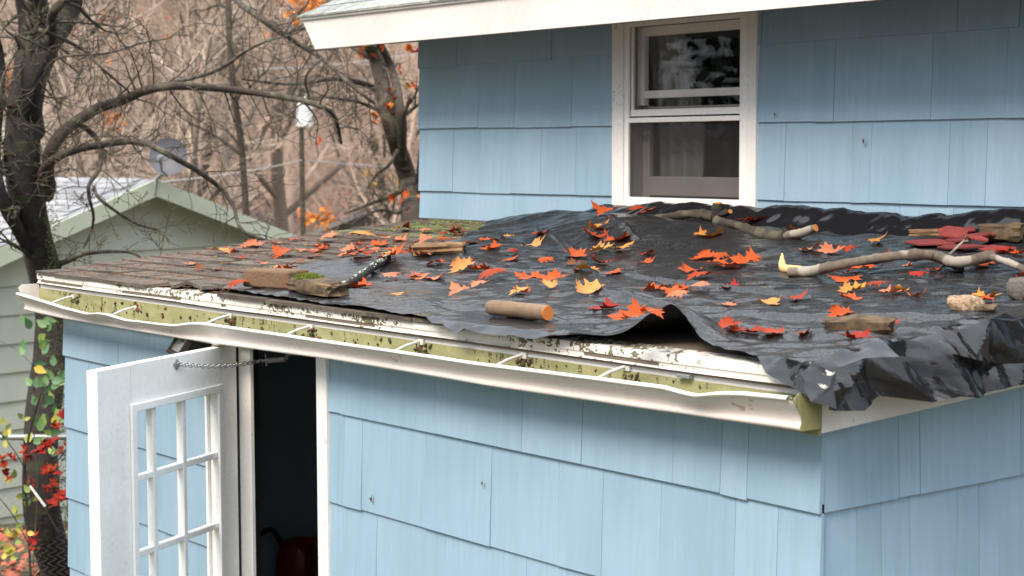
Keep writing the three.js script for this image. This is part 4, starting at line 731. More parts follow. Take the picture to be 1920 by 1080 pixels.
{ // the forked branch under the window
  const o = stick('forked_branch', 'mossy forked branch with sawn stubs lying below the window', [['limb', [[-2.43, 2.532, -1.75], [-2.307, 2.544, -1.745], [-2.182, 2.552, -1.74], [-2.1, 2.542, -1.74]], 0.012, 0.02, barkBrown], ['stub', [[-2.08, 2.534, -1.735], [-2.075, 2.563, -1.735], [-2.072, 2.596, -1.735]], 0.021, 0.0185, barkDark, 10], ['stub', [[-2.066, 2.555, -1.735], [-2.026, 2.562, -1.735], [-2.009, 2.567, -1.735]], 0.011, 0.009, barkDark, 8], ['limb', [[-2.055, 2.531, -1.71], [-1.887, 2.518, -1.66], [-1.743, 2.498, -1.61], [-1.635, 2.491, -1.58], [-1.561, 2.494, -1.57]], 0.014, 0.022, barkBrown], ['limb', [[-1.569, 2.494, -1.57], [-1.498, 2.508, -1.57], [-1.428, 2.527, -1.57]], 0.018, 0.015, barkStick, 12], ['stub', [[-1.564, 2.492, -1.57], [-1.574, 2.515, -1.57], [-1.577, 2.524, -1.57]], 0.011, 0.008, barkDark, 6]]);
  for (const [a, d, r] of [[[-2.071, 2.598, -1.734], [0.05, 1, 0.12], 0.0165], [[-2.005, 2.568, -1.734], [0.9, 0.2, 0.2], 0.0085], [[-1.425, 2.528, -1.57], [0.9, 0.3, -0.1], 0.0135]]) { const c = new THREE.CylinderGeometry(r, r * 0.95, 0.003, 14), m = mesh('sawn_end', c, cutWood, o); m.position.set(...a); m.quaternion.setFromUnitVectors(V(0, 1, 0), VA(d).normalize()); }
}
{ // broken red slabs behind the long branch
  const r = rngOf(15), red = [[126, 44, 40], [138, 50, 44], [112, 40, 36]].map(c => std({ map: speckled(c, [96, 40, 36], 0.5, 0.6), bumpMap: noiseBump, bumpScale: 0.001, roughness: 0.7 }));
  const S = [[0.2, 0.13, 0.25, 'broadest red shard at the left of the heap'], [0.17, 0.1, -0.3, 'red shard lying on top of the heap'], [0.16, 0.1, 0.6, 'red shard propped in the middle of the heap'], [0.2, 0.04, 0.9, 'narrow red shard slanting up to the right'], [0.16, 0.07, 0.1, 'small red shard at the right of the heap'], [0.2, 0.07, -0.1, 'red shard at the front of the heap'], [0.14, 0.08, 1.2, 'red shard at the back of the heap'], [0.17, 0.035, -0.5, 'thin red shard lying across the heap']];
  const at = [[-0.958, -1.634], [-0.942, -1.706], [-0.867, -1.685], [-0.825, -1.725], [-0.675, -1.596], [-0.827, -1.585], [-0.981, -1.8], [-0.792, -1.637]];
  S.forEach(([w, d, turn, label], k) => {
    const pts = []; for (let i = 0; i < 7; i++) { const a = i / 7 * 6.28 + (r() - 0.5) * 0.5; pts.push([Math.cos(a) * w / 2 * (0.75 + 0.4 * r()), Math.sin(a) * d / 2 * (0.75 + 0.4 * r())]); }
    const g = prism(pts, 0.005, 'xy', 0.001); g.rotateX(-Math.PI / 2); const [x, z0] = at[k], z = Math.max(-1.8, z0), o = mesh('red_shard', g, red[k % 3]); o.position.set(x, tarpTop(x, z) + 0.004 + [0.004, 0.034, 0.02, 0.026, 0.004, 0.008, 0.016, 0.03][k], z); o.rotation.set(0.1 + 0.16 * r(), turn, (r() - 0.5) * 0.24); tag(o, label, 'shard', 'broken red shards');
  });
}
// ---------------------------------------------------------------- chain and spring that hold the door
{
  const H = V(-2.725, 0, 0.03), dd = V(0.48963, 0, 0.87192), nn = V(0.87192, 0, -0.48963);
  const a = H.clone().addScaledVector(dd, 0.383).addScaledVector(nn, 0.026); a.y = 2.093; const b = VA([-2.577, 2.073, -0.02]), c = VA([-2.467, 2.087, -0.06]);
  const o = thing('door_chain', 'thin steel chain with a coil spring holding the open door', 'chain'), N = 30, link = new THREE.TorusGeometry(0.0075, 0.0016, 6, 14); link.scale(1.45, 1, 1);
  for (let i = 0; i < N; i++) { const t = (i + 0.5) / N, q = a.clone().lerp(b, t); q.y -= 0.012 * Math.sin(Math.PI * t); const m = mesh('link', link, steel, o); m.position.copy(q); const d = b.clone().sub(a).normalize(); m.quaternion.setFromUnitVectors(V(1, 0, 0), d); m.rotateX(i % 2 ? 1.2 : 0.2); }
  const d = c.clone().sub(b), L = d.length(), ax = d.clone().normalize(), s = V(0, 1, 0).addScaledVector(ax, -ax.y).normalize(), k = ax.clone().cross(s), pts = [];
  for (let i = 0; i <= 300; i++) { const t = i / 300, an = t * 6.283 * 17; pts.push(b.clone().addScaledVector(d, 0.05 + 0.75 * t).addScaledVector(s, Math.cos(an) * 0.0105).addScaledVector(k, Math.sin(an) * 0.0105)); }
  mesh('spring', tubeGeo(pts, 0.0012, 5), steel, o);
  mesh('spring_hook', [tubeGeo([b.clone().addScaledVector(ax, -0.01), b.clone().addScaledVector(d, 0.08)], 0.002, 6), tubeGeo([b.clone().addScaledVector(d, 0.04).addScaledVector(s, -0.02), b.clone().addScaledVector(d, 0.04).addScaledVector(s, 0.022)], 0.003, 6), tubeGeo([b.clone().addScaledVector(d, 0.79).addScaledVector(s, 0.01), c.clone().addScaledVector(s, 0.012), V(c.x, 2.2, c.z - 0.02)], 0.0022, 6)], galv, o);
}
{ // flood light on the wall behind the door
  const P = [-2.948, 2.118, 0.1], o = thing('flood_light', 'small black framed flood light on the wall above the open door', 'lamp', P, -0.25);
  const hd = grp('lamp_head', o); hd.rotation.x = -0.6;
  mesh('housing', box(-0.075, 0.075, -0.05, 0.05, -0.045, 0.0, 0.012), blackGap, hd);
  mesh('rim', [box(-0.085, 0.085, 0.05, 0.062, -0.01, 0.014, 0.003), box(-0.085, 0.085, -0.062, -0.05, -0.01, 0.014, 0.003), box(-0.085, -0.073, -0.05, 0.05, -0.01, 0.014, 0.003), box(0.073, 0.085, -0.05, 0.05, -0.01, 0.014, 0.003)], blackGap, hd);
  mesh('reflector', [prism([[-0.07, -0.045], [0.07, -0.045], [0.03, -0.005], [-0.03, -0.005]], 0.003), prism([[-0.07, 0.045], [-0.03, 0.005], [0.03, 0.005], [0.07, 0.045]], 0.003), prism([[-0.072, -0.045], [-0.03, 0], [-0.072, 0.045]], 0.004), prism([[0.072, -0.045], [0.072, 0.045], [0.03, 0]], 0.004)], std({ color: 0xd8dadb, metalness: 0.7, roughness: 0.3 }), hd);
  mesh('lens', new THREE.PlaneGeometry(0.148, 0.1).translate(0, 0, 0.01), glass, hd);
  mesh('bracket', box(-0.02, 0.02, -0.03, 0.02, -0.1, -0.03, 0.003), blackGap, o);
}
{ // garden machine standing on a shelf in the dark
  const P = [-3.834, 1.031, -0.9], sh = thing('shelf', 'dark wooden shelf inside the doorway', 'shelf', [P[0], 0, P[2]], 0);
  mesh('shelf_board', box(-0.45, 0.45, P[1] - 0.2, P[1] - 0.175, -0.22, 0.22), darkIn, sh); for (const [x, z] of [[-0.42, -0.19], [0.42, -0.19], [-0.42, 0.19], [0.42, 0.19]]) mesh('leg', box(x - 0.02, x + 0.02, 0.08, P[1] - 0.2, z - 0.02, z + 0.02), darkIn, sh);
  const o = thing('leaf_blower', 'orange garden blower with a black hose standing in the dark doorway', 'garden tool', [P[0], P[1] - 0.175, P[2]], 0.6), org = std({ color: new THREE.Color('rgb(120,42,14)'), roughness: 0.4 });
  mesh('body', rock(0.17, 0.26, 0.16, 3, 0.05), org, o); mesh('handle', tubeGeo(curve([[0.02, 0.24, 0], [0.09, 0.24, 0], [0.13, 0.12, 0], [0.14, 0.0, 0]], 14), 0.016, 8), org, o);
  mesh('hose', tubeGeo(curve([[-0.06, 0.2, 0], [-0.11, 0.28, 0.01], [-0.17, 0.25, 0.02], [-0.19, 0.12, 0.02], [-0.16, 0.01, 0.02]], 20), 0.012, 8), blackGap, o); mesh('base', rock(0.24, 0.07, 0.2, 6, 0.05), blackGap, o);
}

// ---------------------------------------------------------------- sage green neighbour house
function gableHouse(name, label, o) { // o: apex point, turn, half width, pitch, length, wall base, materials; gable faces local +z
  const t = thing(name, label, 'building', [o.apex[0], o.base, o.apex[2]], o.turn), H = o.apex[1] - o.base, w = o.half, s = o.pitch, ov = o.over ?? 0.35, th = 0.06, L = o.len;
  const eave = H - w * s; // height of the roof top at the overhanging edge
  const ww = w - 0.35, wz = -ov;
  const wall = grp('gable_wall', t), ex = o.lap; let y = o.first ?? 0; const topAt = x => H - 0.1 - Math.abs(x) * s;
  mesh('sheathing', prism([[-ww, 0], [ww, 0], [ww, topAt(ww)], [0, topAt(0)], [-ww, topAt(ww)]], 0.06).translate(0, 0, wz - 0.075), o.wall, wall);
  for (; y < H - 0.2; y += ex) { // lap boards cut to the slope of the roof
    const y1 = Math.min(y + ex, H - 0.11), xa = Math.min(ww, (H - 0.1 - y) / s), xb = Math.max(0.02, Math.min(ww, (H - 0.1 - y1) / s)), g = prism([[-xa, y], [xa, y], [xb, y1], [-xb, y1]], 0.004), p = g.attributes.position;
    for (let i = 0; i < p.count; i++) if (p.getY(i) < y + 0.01 && p.getZ(i) > 0.002) p.setZ(i, 0.03);
    g.computeVertexNormals(); mesh('lap_board', g.translate(0, 0, wz - 0.012), o.wall, wall);
  }
  mesh('side_wall', box(-ww, -ww + 0.08, 0, topAt(ww), wz - L + 0.6, wz - 0.08), o.wall, t); mesh('side_wall', box(ww - 0.08, ww, 0, topAt(ww), wz - L + 0.6, wz - 0.08), o.wall, t); mesh('back_wall', prism([[-ww, 0], [ww, 0], [ww, topAt(ww)], [0, topAt(0)], [-ww, topAt(ww)]], 0.06).translate(0, 0, wz - L + 0.52), o.wall, t);
  const roof = grp('roof', t), r = rngOf(o.seed ?? 3);
  for (const k of [-1, 1]) {
    mesh('deck', prism([[0, H - 0.012], [k * w, eave - 0.012], [k * w, eave - th], [0, H - th]], L).translate(0, 0, -L), o.tabs[1], roof);
    mesh('barge_board', prism([[0, H - 0.014], [k * (w + 0.01), eave - 0.014], [k * (w + 0.01), eave - o.barge], [0, H - o.barge]], 0.025).translate(0, 0, 0.002), o.trim, roof);
    mesh('soffit', prism([[0, H - th - 0.01], [k * w, eave - th - 0.01], [k * w, eave - th - 0.02], [0, H - th - 0.02]], ov).translate(0, 0, -ov), o.trim, roof);
    if (k > 0 && !o.bothSides) continue;
    const rows = Math.floor(w / o.tabH), sl = Math.hypot(1, s);
    for (let q = 0; q < rows; q++) for (let z = 0.03 - r() * 0.3; z > -(o.tabLen ?? L) - 0.1;) { // shingle tabs up the slope
      const tw = o.tabW * (0.85 + 0.3 * r()), xa = k * (w - q * o.tabH + 0.015), xb = k * Math.max(0, w - (q + 1) * o.tabH - 0.04), za = Math.min(0.03, z), zb = Math.max(-L, z - tw + 0.006), g = new THREE.BoxGeometry(1, 1, 1), p = g.attributes.position, tk = 0.014 + 0.006 * r();
      for (let i = 0; i < 24; i++) { const lo = p.getX(i) > 0, x = lo ? xa : xb; p.setXYZ(i, x, H - Math.abs(x) * s - 0.006 + (p.getY(i) > 0 ? (lo ? tk : 0.003) : -0.004), p.getZ(i) > 0 ? za : zb); }
      g.computeVertexNormals(); uvBox(g, 0.8, r() * 5, r() * 5); mesh('roof_shingle', g, o.tabs[(r() * o.tabs.length) | 0], roof); z -= tw;
    }
  }
  return t;
}
const sage = std({ map: speckled([186, 186, 170], [166, 166, 150], 0.3), roughness: 0.75 }), sageTrim = std({ map: speckled([188, 191, 170], [160, 162, 140], 0.3), roughness: 0.7 });
const paleTab = [[140, 140, 144], [126, 126, 131], [152, 151, 152]].map((c, k) => std({ map: shingleTex(c, 0.12, 410 + k * 5), roughness: 0.9 }));
const AP = [-12.703, 2.555, -4.765];
gableHouse('neighbour_house', 'sage green house with pale grey shingle roof behind the dark tree', { apex: AP, turn: 1.7737, half: 3.6, pitch: 0.335, len: 9, base: -1.6, lap: 0.264, wall: sage, trim: sageTrim, barge: 0.175, tabs: paleTab, tabH: 0.15, tabW: 0.34, tabLen: 4.2, over: 0.28, first: 0.02, seed: 5 });
{ // satellite dish on the gable peak
  const P = [-12.535, 2.749, -4.84], o = thing('satellite_dish', 'grey satellite dish on the peak of the green house', 'dish', P, 0), gm = std({ color: new THREE.Color('rgb(82,82,90)'), roughness: 0.55 });
  const g = new THREE.SphereGeometry(0.5, 28, 10, 0, 6.2832, 0, 0.42); g.scale(0.9, 1, 0.95); g.translate(0, -0.5, 0); const q = new THREE.Quaternion().setFromUnitVectors(V(0, -1, 0), V(0.62, 0.28, 0.62).normalize());
  const d = mesh('reflector', g, gm, o); d.quaternion.copy(q);
  const base = VA(AP).sub(VA(P)); mesh('mast', tubeGeo([V(-0.04, 0, -0.03), V(-0.06, -0.12, -0.02), V(base.x + 0.03, base.y + 0.0, base.z), V(base.x + 0.02, base.y - 0.16, base.z + 0.02)], 0.02, 8), galv, o);
  mesh('feed_arm', tubeGeo([V(0.0, -0.17, 0.03), V(0.14, -0.12, 0.16), V(0.2, -0.02, 0.2)], 0.013, 6), galv, o); mesh('feed_horn', rock(0.06, 0.06, 0.06, 3, 0.02, 2).translate(0.2, -0.03, 0.2), galv, o);
}
const paleWall = std({ map: speckled([214, 216, 206], [180, 180, 168], 0.3), roughness: 0.8 }), midTabs = [[112, 110, 116], [122, 118, 122]].map((c, k) => std({ map: shingleTex(c, 0.1, 440 + k * 5), roughness: 0.95 }));
gableHouse('far_house', 'pale house with green edged gable partly hidden behind the dark tree', { apex: [-54.866, 4.873, -21.278], turn: 1.0, half: 1.75, pitch: 0.62, len: 4, base: -4.8, lap: 0.3, wall: paleWall, trim: sageTrim, barge: 0.14, tabs: midTabs, tabH: 0.5, tabW: 1.2, tabLen: 5, seed: 8 });
gableHouse('far_house', 'small grey roofed house with white gable edges beyond the green house', { apex: [-68.843, 1.042, -38.695], turn: 1.05, half: 3.0, pitch: 0.42, len: 10, base: -6, lap: 0.4, wall: std({ map: speckled([120, 116, 120], [100, 96, 98], 0.3) }), trim: white, barge: 0.2, tabs: midTabs, tabH: 0.6, tabW: 1.6, tabLen: 9, seed: 9 });
gableHouse('far_house', 'long dark grey roof seen low above the shingles left of the wall', { apex: [-45.172, 1.281, -29.843], turn: 0.35, half: 4.6, pitch: 0.34, len: 9, base: -5, lap: 0.4, wall: std({ map: speckled([140, 136, 134], [110, 106, 104], 0.3) }), trim: std({ color: 0x8c8a8a }), barge: 0.18, tabs: midTabs, tabH: 0.5, tabW: 1.4, tabLen: 9, seed: 12 });
gableHouse('far_house', 'far white house among bare trees left of the blue wall', { apex: [-103.775, 4.147, -69.285], turn: 0.9, half: 2.6, pitch: 0.6, len: 6, base: -3, lap: 0.5, wall: std({ map: speckled([226, 222, 214], [180, 176, 168], 0.3) }), trim: white, barge: 0.2, tabs: midTabs, tabH: 0.8, tabW: 2, tabLen: 6, seed: 14 });
gableHouse('red_shed', 'small red shed glimpsed between bare trees', { apex: [-77.603, 1.093, -48.641], turn: 0.9, half: 0.95, pitch: 0.3, len: 1.6, base: -6, lap: 0.3, wall: std({ color: new THREE.Color('rgb(178,74,70)') }), trim: std({ color: new THREE.Color('rgb(190,110,104)') }), barge: 0.12, tabs: midTabs, tabH: 0.5, tabW: 1, tabLen: 1.6, over: 0.1, seed: 17 });

// ---------------------------------------------------------------- utility pole and wires
{
  const T = [-35.142, 4.392, -20.277], B = fromDX(44, (567 - 960) / 3317 * 44), o = thing('utility_pole', 'wooden utility pole with a white transformer among the trees', 'pole', [B.x, B.y, B.z]);
  const h = T[1] - B.y; mesh('pole', tubeGeo([V(0, 0, 0), V(0, h * 0.5, 0), V(0, h, 0)], [0.075, 0.07, 0.06], 10), barkBrown, o);
  const C = VA([-34.728, 3.761, -20.075]).sub(B); mesh('transformer', [new THREE.CylinderGeometry(0.19, 0.2, 0.66, 18).translate(C.x, C.y, C.z), new THREE.SphereGeometry(0.18, 18, 6, 0, 6.283, 0, 1.57).scale(1, 0.35, 1).translate(C.x, C.y + 0.31, C.z), new THREE.CylinderGeometry(0.03, 0.03, 0.14, 8).translate(C.x + 0.06, C.y + 0.42, C.z)], std({ color: 0xf0f0ee, roughness: 0.4 }), o);
  mesh('crossarm', box(-0.8, 0.8, h - 0.35, h - 0.23, -0.06, 0.06), barkFar[2], o);
  const wire = (label, a, b, sag) => { const A = VA(a), Q = VA(b), pts = []; for (let i = 0; i <= 30; i++) { const t = i / 30, q = A.clone().lerp(Q, t); q.y -= sag * 4 * t * (1 - t); pts.push(q); } tag(mesh('overhead_wire', tubeGeo(pts, 0.014, 5), wireGrey), label, 'wire'); };
  wire('pale overhead wire running from the satellite dish to the pole', [-19.03, 2.396, -8.064], [-35.037, 2.606, -20.188], 0.05); wire('pale overhead wire running from the pole to behind the blue house', [-35.038, 2.62, -20.188], [-34.676, 2.41, -25.467], 0.1); wire('thin pale wire high above the white transformer', [-37.729, 4.952, -20.311], [-33.032, 5.347, -23.06], 0.1);
}

// ---------------------------------------------------------------- trees
function path(r, p0, dir, len, n, wob, up) { const pts = [p0.clone()], d = dir.clone().normalize(), q = p0.clone(); for (let i = 0; i < n; i++) { d.add(V((r() - 0.5) * wob, (r() - 0.5) * wob + up, (r() - 0.5) * wob)).normalize(); q.addScaledVector(d, len / n); pts.push(q.clone()); } return pts; }
function sprout(mb, r, pts, r0, len, n, lvl, o) { // side shoots along a limb, each with shoots of its own
  for (let k = 0; k < n; k++) {
    const t = (o.from ?? 0.15) + (1 - (o.from ?? 0.15)) * ((k + r()) / n), f = t * (pts.length - 1), i = Math.min(pts.length - 2, f | 0), q = pts[i].clone().lerp(pts[i + 1], f - i), tan = pts[i + 1].clone().sub(pts[i]).normalize();
    const side = V(r() - 0.5, r() - 0.5, r() - 0.5); side.addScaledVector(tan, -side.dot(tan)).normalize(); const dir = tan.clone().multiplyScalar(0.5 + r() * 0.5).addScaledVector(side, 0.9).addScaledVector(V(0, 1, 0), o.up ?? 0.2);
    const L = len * (0.5 + r() * 0.8) * (1 - 0.4 * t), rr = r0 * (0.75 + 0.4 * r()), seg = lvl > 1 ? 6 : 4, c = path(r, q, dir, L, seg, o.wob ?? 0.55, o.trop ?? 0.03);
    mb.tube(c, c.map((_, j) => Math.max(o.min ?? 0.0012, rr * (1 - 0.75 * j / seg))), lvl > 1 ? 5 : 3, 0, 1, false);
    if (lvl > 1) sprout(mb, r, c, rr * 0.5, L * 0.55, o.sub ?? 5, lvl - 1, { ...o, from: 0.2 });
  }
}
function farTree(seed, H, lean) {
  const r = rngOf(seed), tr = new MB(), tw = new MB(), T = path(r, V(0, -0.3, 0), V(lean, 1, (r() - 0.5) * 0.2), H, 9, 0.16, 0.05), R0 = H * 0.0125;
  tr.tube(T, T.map((_, i) => R0 * (1.15 - 0.95 * i / 9)), 8, 0.08, seed);
  const lim = 11 + (r() * 5 | 0);
  for (let k = 0; k < lim; k++) {
    const t = 0.22 + 0.75 * (k + r()) / lim, f = t * 9, i = Math.min(8, f | 0), q = T[i].clone().lerp(T[i + 1], f - i), a = r() * 6.28, L = H * (0.42 - 0.26 * t) * (0.7 + 0.6 * r()), c = path(r, q, V(Math.cos(a), 0.6 + 0.7 * r(), Math.sin(a)), L, 7, 0.42, 0.06), rr = R0 * (0.55 - 0.32 * t);
    tr.tube(c, c.map((_, j) => rr * (1 - 0.75 * j / 7)), 5, 0, 1, false); sprout(tw, r, c, rr * 0.42, L * 0.5, 9, 3, { min: 0.009, sub: 5, up: 0.25, wob: 0.6, from: 0.12 });
  }
  sprout(tw, r, T.slice(4), R0 * 0.25, H * 0.16, 12, 3, { min: 0.009, sub: 5, from: 0.1 });
  return [tr.geo(), tw.geo()];
}
const farVar = [[501, 15, 0.1], [502, 12, -0.12], [503, 17, 0.03], [504, 10, 0.2]].map(a => farTree(...a));
{
  const r = rngOf(88), words = ['slim grey bare tree', 'brown bare tree', 'dark bare tree', 'pinkish brown bare tree'];
  const spots = [], tl = []; for (let i = 0; i < 74; i++) { const d = 46 + 130 * ((i + r()) / 74) ** 1.1; spots.push([d, -60 + ((i * 0.618034) % 1) * 860 + (r() - 0.5) * 60]); }
  spots.forEach(([d, px], i) => {
    const P = fromDX(d, (px - 960) / 3317 * d), v = i % 4, k = (r() * 4) | 0, o = thing('bare_tree', `${words[k]} on the wooded hillside`, 'tree', [P.x, P.y, P.z], r() * 6.28, 'bare trees on the hillside');
    const s = 0.8 + 0.5 * r(); o.scale.set(s, s * (0.9 + 0.3 * r()), s); mesh('trunk', farVar[v][0], barkFar[k], o); tag(mesh('twigs', farVar[v][1], barkFar[[1, 3, 1, 3][k]], o), null, null, null, 'stuff'); tl.push([o, k, d, px]);
  });
  const place = px => px < 130 ? 'behind the dark forked tree' : px < 280 ? 'above the green house roof' : px < 380 ? 'above the satellite dish' : px < 520 ? 'between dish and utility pole' : px < 640 ? 'around the utility pole' : 'by the leaning tree', by = {};
  for (const e of tl) (by[`${words[e[1]]} ${e[2] < 85 ? 'low' : e[2] < 125 ? 'midway' : 'high'} on the slope ${place(e[3])}`] ??= []).push(e);
  for (const [l, es] of Object.entries(by)) { es.sort((a, b) => a[3] - b[3]); es.forEach((e, i) => { e[0].userData.label = es.length < 2 ? l : `${l}, ${i ? (i === es.length - 1 ? 'rightmost' : ['', 'second from left', 'third from left', 'fourth from left', 'fifth from left'][i]) : 'leftmost'}`; }); }
}
{ // brush that fills the slope; nobody could count it
  const r = rngOf(61), m = new MB(); for (let k = 0; k < 26; k++) { const c = path(r, V((r() - 0.5) * 0.8, 0, (r() - 0.5) * 0.8), V((r() - 0.5) * 1.2, 1.2, (r() - 0.5) * 1.2), 1.6 + 1.8 * r(), 5, 0.5, 0.02); m.tube(c, c.map((_, j) => 0.018 - 0.0022 * j), 3, 0, 1, false); sprout(m, r, c, 0.01, 0.9, 5, 1, { min: 0.006 }); }
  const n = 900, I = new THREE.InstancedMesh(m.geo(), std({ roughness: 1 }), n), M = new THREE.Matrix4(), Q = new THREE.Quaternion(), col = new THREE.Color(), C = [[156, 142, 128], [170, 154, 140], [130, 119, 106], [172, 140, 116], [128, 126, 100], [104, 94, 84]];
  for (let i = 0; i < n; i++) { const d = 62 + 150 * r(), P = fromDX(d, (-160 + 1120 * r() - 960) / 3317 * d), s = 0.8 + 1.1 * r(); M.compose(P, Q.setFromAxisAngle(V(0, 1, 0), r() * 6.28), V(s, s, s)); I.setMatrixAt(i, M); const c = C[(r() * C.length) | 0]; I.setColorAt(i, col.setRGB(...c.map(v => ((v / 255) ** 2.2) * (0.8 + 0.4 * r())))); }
  I.name = 'undergrowth'; I.castShadow = I.receiveShadow = true; scene.add(I); tag(I, 'brown bare brush and saplings covering the far hillside', 'undergrowth', null, 'stuff');
}
{ // leaves still hanging in the far trees
  const r = rngOf(71), g = new THREE.PlaneGeometry(1, 0.8, 2, 1), p = g.attributes.position; for (let i = 0; i < p.count; i++) p.setZ(i, Math.abs(p.getX(i)) * 0.5); g.computeVertexNormals();
  const cl = [[570, 12, 22, 0.3, 70, 'o'], [600, 4, 22, 0.22, 40, 'o'], [90, 60, 60, 1.2, 90, 'o'], [185, 55, 70, 1.4, 70, 'o'], [300, 40, 90, 2.2, 120, 'o'], [420, 30, 100, 3, 140, 't'], [230, 90, 80, 1.6, 70, 'o'], [520, 60, 110, 3, 120, 'o'], [640, 130, 120, 3, 110, 'o'], [205, 225, 55, 0.5, 50, 'o'], [595, 410, 48, 0.5, 60, 'o'], [700, 330, 70, 0.8, 50, 'y'], [150, 150, 70, 1.2, 60, 'g'], [340, 150, 100, 2, 90, 'g'], [140, 35, 60, 0.8, 60, 'g'], [420, 200, 110, 3, 160, 't'], [300, 230, 100, 2.4, 120, 't'], [560, 250, 120, 3, 130, 't'], [20, 140, 45, 0.5, 60, 'o']];
  const pos = [
[-16.228, 4.607, -8.646], [-16.108, 4.659, -8.804], [-54.4, 6.89, -22.117], [-62.691, 7.672, -27.899], [-79.483, 9.461, -39.228], [-86.395, 10.491, -46.784], [-71.321, 7.523, -33.139], [-93.195, 10.258, -54.323], [-99.076, 8.399, -62.822], [-48.291, 3.816, -21.372], [-38.131, 1.001, -22.544], [-55.604, 1.854, -36.128], [-63.033, 5.675, -27.22], [-87.681, 6.891, -44.712], [-53.865, 7.338, -22.848], [-94.983, 5.639, -51.492], [-88.289, 4.49, -43.646], [-100.62, 4.079, -60.336], [-40.632, 4.788, -15.009]];
  const cc = { o: [0.62, 0.2, 0.035], t: [0.45, 0.25, 0.15], y: [0.66, 0.38, 0.08], g: [0.14, 0.17, 0.06] }, n = cl.reduce((a, c) => a + c[4], 0), I = new THREE.InstancedMesh(g, std({ roughness: 0.8 }), n), M = new THREE.Matrix4(), E = new THREE.Euler(), col = new THREE.Color(); let k = 0;
  cl.forEach((c, i) => { const P = VA(pos[i]), s0 = c[2] / 3317 * 9; for (let j = 0; j < c[4]; j++) { const q = V(r() + r() + r() - 1.5, (r() + r() + r() - 1.5) * 0.7, r() + r() + r() - 1.5).multiplyScalar(c[3]).add(P), s = s0 * (0.6 + 0.8 * r()); M.compose(q, new THREE.Quaternion().setFromEuler(E.set(r() * 6, r() * 6, r() * 6)), V(s, s, s)); I.setMatrixAt(k, M); const b = 0.7 + 0.6 * r(); I.setColorAt(k++, col.setRGB(...cc[c[5]].map(v => Math.min(1, v * b)))); } });
  I.name = 'hanging_foliage'; I.castShadow = I.receiveShadow = true; scene.add(I); tag(I, 'orange and tan leaves still hanging in the far trees', 'foliage', null, 'stuff');
}
function limbs(o, list, D, m, r, tw, k) { // each limb: name, px radius at both ends, points; fine shoots go to tw
  for (const [name, a, b, pts, n, len, lvl = 2] of list) { const c = curve(pts, Math.max(8, pts.length * 4)), u = D / 3317, N = c.length - 1; c.forEach((q, i) => q.add(V(0, 0, 0).addScaledVector(FH, 0.25 * Math.sin(i * 0.35 + a)))); mesh(name, tubeGeo(c, c.map((_, i) => (a + (b - a) * i / N) * u), a > 15 ? 22 : 8, a > 15 ? 0.12 : 0.1, (a * 7) | 0), m, o); if (n) sprout(tw, r, c, b * u * 0.6, len, n, lvl, { min: 0.0022, sub: 6, wob: 0.75, up: k ?? 0.1, trop: 0.0, from: 0.08 }); }
}
